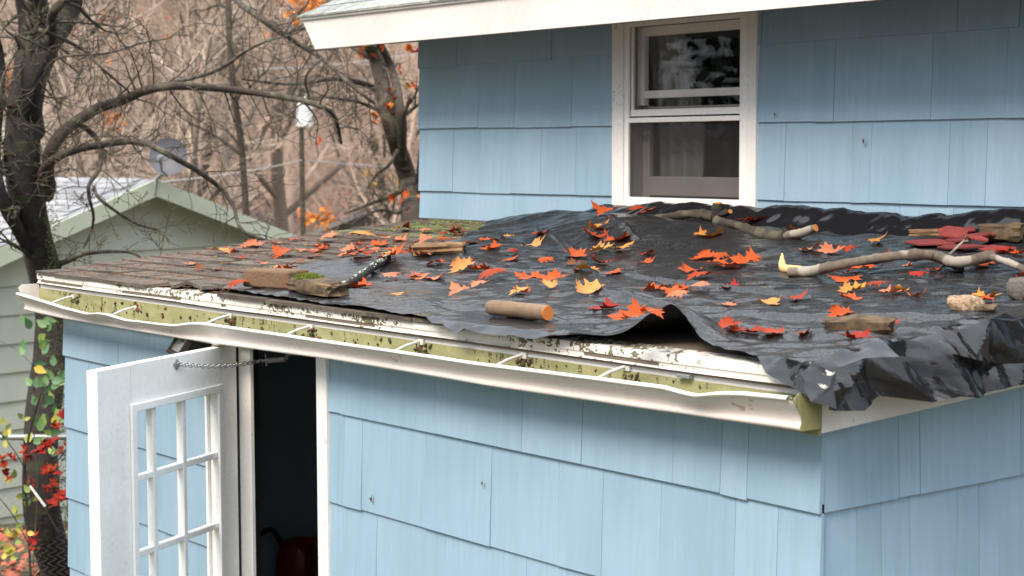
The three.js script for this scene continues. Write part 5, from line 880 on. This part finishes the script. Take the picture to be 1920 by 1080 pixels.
{
  const o = thing('dark_tree', 'tall dark forked tree with mossy trunk at the left', 'tree'), r = rngOf(19), tw = new MB();
  limbs(o, [['trunk', 31, 33, [[-8.241, 4.193, -1.556], [-8.204, 3.782, -1.552], [-8.156, 3.336, -1.556], [-8.109, 2.891, -1.561], [-8.068, 2.411, -1.553], [-8.014, 1.863, -1.552], [-7.973, 1.383, -1.545], [-7.922, 0.869, -1.546], [-7.875, 0.355, -1.541], [-7.844, -0.022, -1.533]], 0, 0]], 11.4, barkDark, r, tw);
  const Q = [
    ['stem', 22, 22, [[-8.059, 2.924, -1.547], [-7.997, 3.263, -1.587], [-7.973, 3.569, -1.655], [-7.942, 3.84, -1.728], [-7.924, 4.18, -1.793]], 6, 0.7],
    ['stem', 14, 11, [[-7.928, 1.871, -1.501], [-7.972, 2.281, -1.416], [-8, 2.654, -1.345], [-8.081, 3.092, -1.298], [-8.146, 3.563, -1.274]], 8, 0.5],
    ['branch', 14, 3.2, [[-8.073, 2.507, -1.558], [-7.985, 2.61, -1.601], [-7.85, 2.787, -1.632], [-7.775, 2.949, -1.667], [-7.625, 3.071, -1.709], [-7.391, 3.137, -1.851], [-7.159, 3.186, -1.989], [-6.948, 3.198, -2.096], [-6.696, 3.177, -2.249], [-6.447, 3.135, -2.398], [-6.305, 3.086, -2.57], [-6.226, 3.025, -2.663], [-6.204, 2.853, -2.669]], 34, 0.62],
    ['branch', 4.5, 1.6, [[-7.167, 3.182, -1.978], [-7.171, 3.242, -2.142], [-7.162, 3.319, -2.325], [-7.131, 3.407, -2.537], [-7.097, 3.49, -2.752], [-7.026, 3.551, -2.848]], 18, 0.5],
    ['branch', 9, 2.4, [[-8.021, 2.576, -1.551], [-7.823, 2.7, -1.575], [-7.557, 2.807, -1.601], [-7.261, 2.859, -1.658], [-6.967, 2.866, -1.708], [-6.775, 2.834, -1.785], [-6.581, 2.745, -1.856], [-6.492, 2.614, -1.953], [-6.409, 2.473, -2.039], [-6.428, 2.349, -2.162], [-6.396, 2.268, -2.354]], 30, 0.5],
    ['branch', 6, 2, [[-7.641, 2.994, -1.679], [-7.409, 2.859, -1.633], [-7.279, 2.674, -1.613], [-7.267, 2.586, -1.616], [-7.283, 2.43, -1.578], [-7.338, 2.203, -1.479]], 12, 0.4],
    ['branch', 3.6, 1.2, [[-7.268, 2.592, -1.616], [-7.1, 2.481, -1.653], [-7.033, 2.356, -1.722], [-6.929, 2.297, -1.846], [-6.887, 2.191, -1.886]], 12, 0.35],
    ['branch', 12, 7, [[-7.911, 3.125, -1.517], [-7.82, 3.389, -1.502], [-7.699, 3.542, -1.513], [-7.55, 3.659, -1.554], [-7.376, 3.778, -1.627], [-7.16, 3.913, -1.755]], 8, 0.6],
    ['branch', 4.5, 1.6, [[-7.79, 3.549, -1.56], [-7.656, 3.515, -1.563], [-7.612, 3.462, -1.613], [-7.437, 3.403, -1.665], [-7.372, 3.331, -1.739], [-7.224, 3.215, -1.75], [-7.194, 3.124, -1.776]], 16, 0.4],
    ['branch', 3, 1.2, [[-7.781, 3.535, -1.57], [-7.634, 3.588, -1.601], [-7.559, 3.604, -1.698], [-7.366, 3.59, -1.777], [-7.304, 3.566, -1.853]], 10, 0.35],
    ['branch', 6.5, 2, [[-7.982, 2.054, -1.536], [-7.771, 2.101, -1.566], [-7.499, 2.159, -1.594], [-7.334, 2.197, -1.646], [-7.272, 2.184, -1.722], [-7.196, 2.144, -1.813]], 8, 0.25],
    ['branch', 2.4, 1.2, [[-7.741, 3.444, -1.286], [-7.596, 3.503, -1.315], [-7.507, 3.431, -1.419], [-7.435, 3.314, -1.494], [-7.292, 3.264, -1.507]], 8, 0.3],
    ['branch', 2.6, 1.2, [[-7.73, 3.301, -1.443], [-7.517, 3.371, -1.56], [-7.386, 3.403, -1.729], [-7.187, 3.481, -1.829], [-7.036, 3.497, -2.022]], 14, 0.4],
    ['branch', 5, 5, [[-7.92, 2.391, -1.414], [-7.784, 2.465, -1.271], [-7.774, 2.534, -1.132]], 3, 0.3],
    ['branch', 2.4, 1, [[-7.746, 3.46, -1.281], [-7.63, 3.178, -1.232], [-7.598, 2.919, -1.24]], 8, 0.3], ['branch', 2.4, 1, [[-7.756, 2.92, -1.203], [-7.627, 2.789, -1.187], [-7.581, 2.626, -1.225], [-7.424, 2.612, -1.26]], 8, 0.25]];
  limbs(o, Q.filter(q => q[0] === 'stem'), 11, barkDark, r, tw); limbs(o, Q.filter(q => q[0] !== 'stem'), 11, barkBrown, r, tw);
  sprout(tw, r, curve([[-8.132, 3.977, -1.505], [-7.938, 3.091, -1.478], [-7.887, 2.653, -1.488]], 30), 0.007, 0.55, 26, 2, { min: 0.0022, sub: 6, wob: 0.8, from: 0 });
  tag(mesh('twigs', tw.geo(), barkBrown, o), null, null, null, 'stuff');
  const moss = new MB(), C = curve([[-7.896, 2.652, -1.606], [-7.83, 2.144, -1.594], [-7.806, 1.874, -1.591], [-7.797, 1.397, -1.575], [-7.763, 0.851, -1.583], [-7.714, 0.376, -1.586]], 200);
  for (let k = 0; k < 1500; k++) { const q = C[(r() * 200) | 0].clone().addScaledVector(RH, (r() - 0.75) * 0.09).addScaledVector(FH, 0.02 - 0.06 * r()); moss.tube([q, q.clone().add(V((r() - 0.3) * 0.012, (r() - 0.5) * 0.012, (r() - 0.4) * 0.012))], [0.006, 0.002], 3, 0, 1, false); }
  mesh('moss', moss.geo(), std({ color: new THREE.Color('rgb(74,80,36)'), roughness: 1 }), o);
}
{
  const o = thing('leaning_tree', 'brown leaning tree just left of the blue upper wall', 'tree'), r = rngOf(29), tw = new MB();
  limbs(o, [['trunk', 21, 12, [[-10.209, 1.09, -6.118], [-10.292, 1.908, -6.113], [-10.321, 2.196, -6.113], [-10.352, 2.413, -6.101], [-10.398, 2.639, -6.07], [-10.451, 2.88, -6.033], [-10.514, 3.183, -5.992], [-10.574, 3.448, -5.948], [-10.632, 3.664, -5.903], [-10.689, 3.881, -5.857], [-10.742, 4.17, -5.826]], 6, 0.7], ['stem', 9, 7, [[-10.336, 2.726, -5.999], [-10.264, 3.107, -5.975], [-10.31, 3.344, -5.946], [-10.374, 3.582, -5.894], [-10.433, 3.772, -5.844], [-10.485, 4.057, -5.814]], 8, 0.6], ['stem', 14, 8, [[-10.388, 2.144, -6.183], [-10.375, 2.531, -6.248], [-10.364, 2.87, -6.303], [-10.345, 3.305, -6.382]], 6, 0.5],
    ['branch', 7, 2, [[-10.541, 3.294, -5.971], [-10.547, 3.387, -5.814], [-10.591, 3.44, -5.604], [-10.658, 3.428, -5.355], [-10.747, 3.406, -5.079], [-10.918, 3.44, -4.706]], 26, 0.7], ['branch', 5, 1.6, [[-10.46, 2.928, -6.028], [-10.396, 3.145, -5.813], [-10.448, 3.247, -5.598], [-10.5, 3.273, -5.375], [-10.612, 3.34, -5.241]], 18, 0.6], ['branch', 5, 1.6, [[-10.333, 2.302, -6.11], [-10.255, 2.252, -5.88], [-10.285, 2.275, -5.683], [-10.318, 2.166, -5.466]], 12, 0.5], ['branch', 5, 1.6, [[-10.368, 2.476, -6.089], [-10.316, 2.385, -5.819], [-10.33, 2.332, -5.634], [-10.359, 2.26, -5.427]], 12, 0.5], ['branch', 4, 1.4, [[-10.435, 2.812, -6.045], [-10.315, 2.68, -5.857], [-10.399, 2.585, -5.74], [-10.422, 2.481, -5.697]], 10, 0.4],
    ['branch', 6, 2.4, [[-10.737, 4.074, -5.821], [-10.526, 4.247, -5.786], [-10.685, 4.438, -5.609]], 8, 0.5]], 16, barkBrown, r, tw);
  tag(mesh('twigs', tw.geo(), barkBrown, o), null, null, null, 'stuff');
  const lv = [[-10.378, 3.685, -5.58], [-10.326, 3.694, -5.646], [-10.429, 3.715, -5.841], [-10.122, 3.703, -5.905], [-10.098, 3.684, -5.933], [-10.07, 3.712, -5.972], [-10.177, 3.253, -5.779], [-10.159, 3.234, -5.8], [-10.218, 3.176, -5.88], [-10.279, 3.094, -5.631], [-10.249, 3.132, -5.673], [-10.237, 3.511, -5.897], [-10.263, 3.341, -5.844], [-10.07, 2.423, -5.811], [-10.118, 2.39, -5.747], [-9.958, 2.399, -5.95], [-10.157, 3.388, -5.984]];
  lv.forEach((q, i) => { for (let j = 0; j < 3; j++) { const m = mesh('leaf', leafVar[(i + j * 3) % 10][0], leafMat[(i + j) % 3 ? 'o' : 'y'], o); m.position.set(q[0] + (r() - 0.5) * 0.09, q[1] + (r() - 0.5) * 0.09, q[2] + (r() - 0.5) * 0.09); m.rotation.set(r() * 6, r() * 6, r() * 6); m.scale.setScalar(0.035 + 0.025 * r()); } });
}
{
  const o = thing('overhanging_tree', 'bare tree whose long limb crosses the top by the white eave', 'tree'), r = rngOf(37), tw = new MB();
  const g0 = fromDX(26, (470 - 960) / 3317 * 26);
  limbs(o, [['trunk', 7, 6, [[g0.x, g0.y - 0.2, g0.z], [-20.127, 2.687, -9.947], [-20.254, 3.86, -9.932], [-20.371, 5.033, -9.929], [-20.45, 5.97, -9.945]], 10, 1.2]], 26, barkBrown, r, tw);
  limbs(o, [['branch', 7, 3, [[-15.568, 5.421, -6.349], [-9.703, 4.064, -3.894], [-9.245, 3.905, -3.806], [-8.847, 3.74, -3.803], [-8.46, 3.586, -3.788], [-8.181, 3.473, -3.804], [-7.882, 3.303, -3.837], [-7.662, 3.133, -3.933]], 22, 0.55], ['branch', 3, 1.4, [[-8.699, 3.669, -3.82], [-8.437, 3.687, -3.83], [-8.285, 3.703, -3.863], [-8.186, 3.672, -3.984]], 8, 0.4], ['branch', 3, 1.2, [[-8.46, 3.586, -3.788], [-8.501, 3.656, -3.746], [-8.475, 3.836, -3.801], [-8.436, 3.992, -3.87]], 8, 0.4], ['branch', 3, 1.2, [[-8.181, 3.473, -3.804], [-8.225, 3.319, -3.73], [-8.228, 3.166, -3.707]], 8, 0.35]], 13.2, barkBrown, r, tw);
  tag(mesh('twigs', tw.geo(), barkBrown, o), null, null, null, 'stuff');
  const lf = [-8.236, 2.873, -3.822], t2 = new MB().tube(curve([[-7.662, 3.133, -3.933], [-7.931, 3.009, -3.901], [-8.209, 2.904, -3.86]], 10), 0.003, 4); mesh('twig', t2.geo(), barkBrown, o); const m = mesh('leaf', leafVar[5][0], leafMat.o, o); m.position.set(...lf); m.rotation.set(1.1, 0.9, 0.3); m.scale.setScalar(0.062);
}
[[300, 30, 'slender bare tree rising behind the satellite dish'], [205, 34, 'slender bare tree between the dark trunk and the dish'], [385, 38, 'slender bare tree right of the satellite dish'], [95, 36, 'slender bare tree behind the dark trunk']].forEach(([px, d, label], i) => {
  const P = fromDX(d, (px - 960) / 3317 * d), r = rngOf(900 + i), o = thing('young_tree', label, 'tree', [P.x, P.y, P.z]), tw = new MB(), T = path(r, V(0, -0.2, 0), V((r() - 0.5) * 0.2, 1, (r() - 0.5) * 0.2), 9.5, 10, 0.12, 0.04);
  mesh('trunk', tubeGeo(T, T.map((_, j) => 0.06 - 0.0045 * j), 8, 0.08, i), barkFar[2], o); sprout(tw, r, T.slice(2), 0.03, 2.4, 26, 3, { min: 0.005, sub: 6, up: 0.3, wob: 0.5 }); tag(mesh('twigs', tw.geo(), barkFar[1], o), null, null, null, 'stuff');
});
// evergreens out of frame that the window glass mirrors
{
  const r = rngOf(47), m = new MB(); for (let k = 0; k < 3800; k++) { const t = r() ** 0.8, a = r() * 6.28, R = 2.6 * (1 - t) * (0.35 + 0.65 * r() ** 0.5) + 0.1, q = V(Math.cos(a) * R, 1.2 + t * 10, Math.sin(a) * R), u = V(r() - 0.5, r() - 0.5, r() - 0.5).normalize().multiplyScalar(0.16), w = V(r() - 0.5, r() - 0.5, r() - 0.5).normalize().multiplyScalar(0.1); m.quad(q.clone().sub(u), q.clone().add(w), q.clone().add(u), q.clone().sub(w), V(Math.cos(a), 0.5, Math.sin(a)).normalize()); }
  const g = m.geo(), tr = tubeGeo([V(0, -0.2, 0), V(0, 6, 0), V(0, 11, 0)], [0.25, 0.15, 0.03], 9), gm = std({ color: new THREE.Color(0.045, 0.065, 0.03), roughness: 0.9 });
  for (const [x, z, s] of [[-13, 4.5, 0.9], [-17, 8, 1.1], [-13.5, 11.5, 1.0], [-9, 14, 1.05], [-20, 14, 1.25], [-4.5, 17, 1.1]]) { const o = thing('evergreen_tree', 'dense evergreen tree beside the yard, outside the picture', 'tree', [x, 0, z], r() * 6, 'evergreens outside the picture'); o.scale.setScalar(s); mesh('trunk', tr, barkDark, o); mesh('crown', g, gm, o); }
}

// ---------------------------------------------------------------- fence, vine and red leaved shrub at the lower left
{
  const o = thing('chain_link_fence', 'grey chain link fence at the foot of the dark tree', 'fence'), D = 11.0, at = (X, y) => EYE.clone().addScaledVector(FH, D).addScaledVector(RH, X).setY(y), x0 = -3.9, x1 = -2.1, y0 = 0.05, y1 = 1.02, w = new MB(), s = 0.0275;
  for (let k = 0; x0 + k * 2 * s < x1; k++) { const pts = []; for (let j = 0; y0 + j * s < y1; j++) pts.push(at(x0 + k * 2 * s + (j % 2 ? s : -s) * 1.02, y0 + j * s).addScaledVector(FH, j % 2 ? 0.003 : -0.003)); w.tube(pts, 0.0016, 3, 0, 1, false); }
  mesh('wire_mesh', w.geo(), galv, o); mesh('top_rail', tubeGeo([at(x0, y1), at(x1, y1)], 0.019, 10), galv, o); for (const X of [-3.86, -2.14]) mesh('post', tubeGeo([at(X, -0.2), at(X, y1 + 0.06)], 0.026, 10), galv, o);
}
const ovate = (() => { const g = new THREE.PlaneGeometry(1, 1, 4, 6), p = g.attributes.position; for (let i = 0; i < p.count; i++) { const u = p.getX(i) * 2, v = p.getY(i) + 0.5, w = 0.31 * Math.sin(Math.PI * Math.min(1, v ** 0.7 * 0.97 + 0.03)) ** 1.1; p.setXYZ(i, u * w, v, 0.16 * u * u * w + 0.12 * v * v); } g.computeVertexNormals(); return g; })();
const gl = [[104, 138, 86], [134, 156, 78], [86, 122, 80], [206, 176, 62], [168, 168, 70]].map(c => phys({ color: new THREE.Color(`rgb(${c})`), roughness: 0.55, transmission: 0.15, thickness: 0 }));
function leafAt(o, q, g, m, s, r) { const l = mesh('leaf', g, m, o); l.position.set(...q); l.rotation.set(-0.9 + r() * 0.9, 0.4 + r() * 1.4, (r() - 0.5) * 3); l.scale.setScalar(s); }
{
  const o = thing('climbing_vine', 'green and yellow leaved vine climbing the dark trunk', 'vine'), r = rngOf(52);
  mesh('stem', [tubeGeo(curve([[-7.521, 0.254, -1.249], [-7.535, 0.78, -1.296], [-7.575, 1.175, -1.295], [-7.582, 1.439, -1.319], [-7.585, 1.768, -1.356], [-7.621, 1.9, -1.327]], 40), 0.004, 5), tubeGeo(curve([[-7.567, 1.11, -1.297], [-7.457, 1.314, -1.38], [-7.432, 1.51, -1.436]], 16), 0.003, 5), tubeGeo(curve([[-7.584, 1.472, -1.321], [-7.617, 1.593, -1.213], [-7.681, 1.642, -1.139]], 16), 0.0018, 5)], barkBrown, o);
  const G = [[[-7.526, 1.792, -1.352], 0], [[-7.584, 1.733, -1.272], 0], [[-7.506, 1.723, -1.369], 0], [[-7.535, 1.658, -1.325], 1], [[-7.578, 1.56, -1.258], 0], [[-7.524, 1.576, -1.329], 2], [[-7.538, 1.504, -1.302], 3], [[-7.452, 1.471, -1.406], 2], [[-7.462, 1.392, -1.384], 0], [[-7.481, 1.36, -1.356], 0], [[-7.508, 1.34, -1.319], 0], [[-7.537, 1.347, -1.284], 0], [[-7.484, 1.248, -1.338], 0], [[-7.466, 1.287, -1.366], 2], [[-7.508, 1.13, -1.293], 0], [[-7.453, 1.209, -1.372], 1], [[-7.453, 1.13, -1.363], 3], [[-7.493, 1.091, -1.307], 1], [[-7.463, 1.065, -1.342], 2], [[-7.447, 0.953, -1.349], 1], [[-7.523, 1.248, -1.289], 2], [[-7.427, 1.15, -1.397], 2], [[-7.535, 1.032, -1.247], 4], [[-7.438, 1.395, -1.415], 2]];
  for (const [q, k] of G) for (let j = 0; j < 2; j++) leafAt(o, [q[0] + (r() - 0.5) * 0.05, q[1] + (r() - 0.5) * 0.05, q[2] + (r() - 0.5) * 0.05], ovate, gl[j ? (k + 2) % 3 : k], 0.062 + 0.03 * r(), r);
}
{
  const o = thing('red_leaved_shrub', 'young shrub with bright red and yellow leaves at lower left', 'shrub'), r = rngOf(53);
  mesh('stem', [tubeGeo(curve([[-7.006, 0.288, -1.015], [-7.037, 0.632, -1.018], [-7.067, 0.945, -1.019], [-7.059, 1.195, -1.061], [-7.035, 1.382, -1.114]], 30), 0.007, 6), tubeGeo(curve([[-7.045, 0.694, -1.016], [-6.997, 0.882, -1.099], [-6.929, 1.038, -1.205]], 20), 0.004, 5), tubeGeo(curve([[-6.827, 0.59, -1.116], [-6.961, 0.798, -1.055], [-7.104, 1.038, -0.984], [-7.191, 1.195, -0.894]], 20), 0.0035, 5), tubeGeo(curve([[-7.026, 0.507, -1.016], [-7.103, 0.695, -0.942], [-7.157, 0.789, -0.886]], 16), 0.003, 5)], barkDark, o);
  const R = [[-7.017, 1.024, -0.931], [-6.99, 1.068, -0.97], [-6.958, 1.049, -1.008], [-6.92, 1.055, -1.057], [-6.844, 1.067, -1.155], [-7.047, 0.987, -0.888], [-7.044, 0.932, -0.885], [-6.895, 0.95, -1.076], [-6.873, 0.881, -1.094], [-6.881, 0.851, -1.08], [-6.856, 0.943, -1.124], [-6.835, 0.788, -1.131], [-6.822, 0.819, -1.152], [-6.861, 0.761, -1.095], [-6.929, 0.876, -1.023], [-6.852, 1.265, -1.169], [-6.868, 1.209, -1.142], [-6.919, 1.092, -1.063], [-6.877, 1.11, -1.118], [-7.063, 1.056, -0.877], [-6.92, 0.529, -0.991], [-6.911, 0.566, -1.008], [-7.081, 0.963, -0.843]];
  R.forEach((q, i) => { for (let j = 0; j < 2; j++) { const l = mesh('leaf', leafVar[(i * 3 + j) % 10][0], leafMat[j && i % 3 ? 'd' : 'r'], o); l.position.set(q[0] + (r() - 0.5) * 0.04 * j, q[1] + (r() - 0.5) * 0.05 * j, q[2] + (r() - 0.5) * 0.04 * j); l.rotation.set(0.7 + r() * 0.8, 0.5 + r() * 1.2, r() * 6); l.scale.setScalar(0.045 + 0.02 * r()); } });
  const Y = [[-7.146, 1.157, -0.946], [-7.117, 0.864, -0.946], [-7.164, 1.195, -0.928], [-7.076, 0.688, -0.976], [-7.081, 0.638, -0.964], [-7.047, 0.569, -0.998], [-7.11, 0.476, -0.907], [-7.089, 0.445, -0.93], [-7.124, 0.445, -0.886], [-7.078, 0.757, -0.982], [-7.05, 0.719, -1.012], [-7.031, 0.788, -1.045], [-7.106, 0.57, -0.924], [-7.085, 0.507, -0.943], [-7.156, 1.101, -0.926], [-7.097, 1.257, -1.02]];
  for (const q of Y) for (let j = 0; j < 2; j++) leafAt(o, [q[0] + (r() - 0.5) * 0.06, q[1] + (r() - 0.5) * 0.06, q[2] + (r() - 0.5) * 0.06], ovate, gl[j ? 4 : 3 - (r() * 3 | 0) % 3], 0.04 + 0.025 * r(), r);
  const tg = mesh('plant_tag', box(-0.008, 0.008, -0.075, 0.075, -0.001, 0.001), white, o); tg.position.set(...[-6.917, 0.807, -1.03]); tg.rotation.set(0.2, 0.6, 0.5);
}
{ // litter on the ground behind the corner, and bits on the roof
  const r = rngOf(65), n = 900, I = new THREE.InstancedMesh(leafVar[3][0], std({ vertexColors: true, roughness: 0.8 }), n), M = new THREE.Matrix4(), E = new THREE.Euler(), Q = new THREE.Quaternion(), c = new THREE.Color(), C = [[0.36, 0.09, 0.05], [0.42, 0.13, 0.06], [0.22, 0.09, 0.05], [0.3, 0.16, 0.1]];
  for (let i = 0; i < n; i++) { const P = fromDX(9.8 + 4 * r(), -4.4 + 2.6 * r()), s = 0.045 + 0.03 * r(); P.y += 0.01 + 0.06 * r(); M.compose(P, Q.setFromEuler(E.set((r() - 0.5) * 1.4, r() * 6.28, (r() - 0.5) * 1.4)), V(s, s, s)); I.setMatrixAt(i, M); I.setColorAt(i, c.setRGB(...C[(r() * 4) | 0])); }
  I.name = 'leaf_litter'; I.castShadow = I.receiveShadow = true; scene.add(I); tag(I, 'carpet of red brown fallen leaves on the ground by the fence', 'leaf litter', null, 'stuff');
  const g = new THREE.BoxGeometry(1, 0.12, 0.16), N = 1700, J = new THREE.InstancedMesh(g, std({ roughness: 0.9 }), N), K = [[0.3, 0.12, 0.07], [0.2, 0.09, 0.05], [0.38, 0.17, 0.1], [0.12, 0.07, 0.05], [0.24, 0.15, 0.08]];
  for (let i = 0; i < N; i++) { let x, z; do { x = -4.25 + 2.2 * r(); z = 0.06 - 1.94 * r(); } while (x > lerpT([[-1.905, -3.47], [-1.6, -3.3], [-1.09, -3.1], [-0.42, -3.02], [-0.03, -2.79], [0.06, -2.6]], z) || nz(x * 3, z * 4, 12) < -0.25 * r()); const s = 0.008 + 0.03 * r() ** 2; M.compose(V(x, yR(z) + 0.0085, z), Q.setFromEuler(E.set(0.08, r() * 6.28, (r() - 0.5) * 0.3)), V(s, 0.012, s > 0.02 ? 0.008 : 0.03 * r())); J.setMatrixAt(i, M); J.setColorAt(i, c.setRGB(...K[(r() * 5) | 0])); }
  J.name = 'roof_debris'; J.castShadow = J.receiveShadow = true; scene.add(J); tag(J, 'needles and leaf crumbs scattered over the bare roof shingles', 'debris', null, 'stuff');
  const mg = new THREE.IcosahedronGeometry(0.5, 1), MN = 380, Mo = new THREE.InstancedMesh(mg, std({ roughness: 1 }), MN), mc = [[0.12, 0.15, 0.03], [0.17, 0.19, 0.05], [0.09, 0.11, 0.03]];
  for (let i = 0; i < MN; i++) { let x = -4.1 + 0.85 * r(), z = -1.88 + 0.4 * r() ** 1.5; if (i % 9 === 0) { x = -4.2 + 1.1 * r(); z = -1.8 + 1.4 * r(); } const s = 0.006 + 0.012 * r(); M.compose(V(x, yR(z) + 0.007, z), Q.identity(), V(s * 1.4, s * 0.7, s)); Mo.setMatrixAt(i, M); Mo.setColorAt(i, c.setRGB(...mc[(r() * 3) | 0])); }
  Mo.name = 'roof_moss'; Mo.castShadow = Mo.receiveShadow = true; scene.add(Mo); tag(Mo, 'green moss tufts on the shingles beside the wall', 'moss', null, 'stuff');
}
[[[-1.275, 1.831, 0.02], 0.012, 'tiny dead leaf scrap stuck high on the front wall'], [[-1.856, 1.694, 0.02], 0.016, 'tiny orange leaf scrap stuck on the front wall near the doorway'], [[-1.5, 2.83, -1.91], 0.016, 'tiny dead leaf scrap stuck on the upper wall'], [[-1.942, 2.935, -1.91], 0.012, 'tiny brown scrap stuck right of the window']].forEach(([q, s, l]) => { const o = mesh('leaf_scrap', leafVar[2][0], leafMat.b); o.position.set(...q); o.rotation.set(1.5, 0, 0.4); o.scale.set(s * 0.6, s, s * 1.3); tag(o, l, 'leaf scrap'); });
renderer.render(scene, camera);
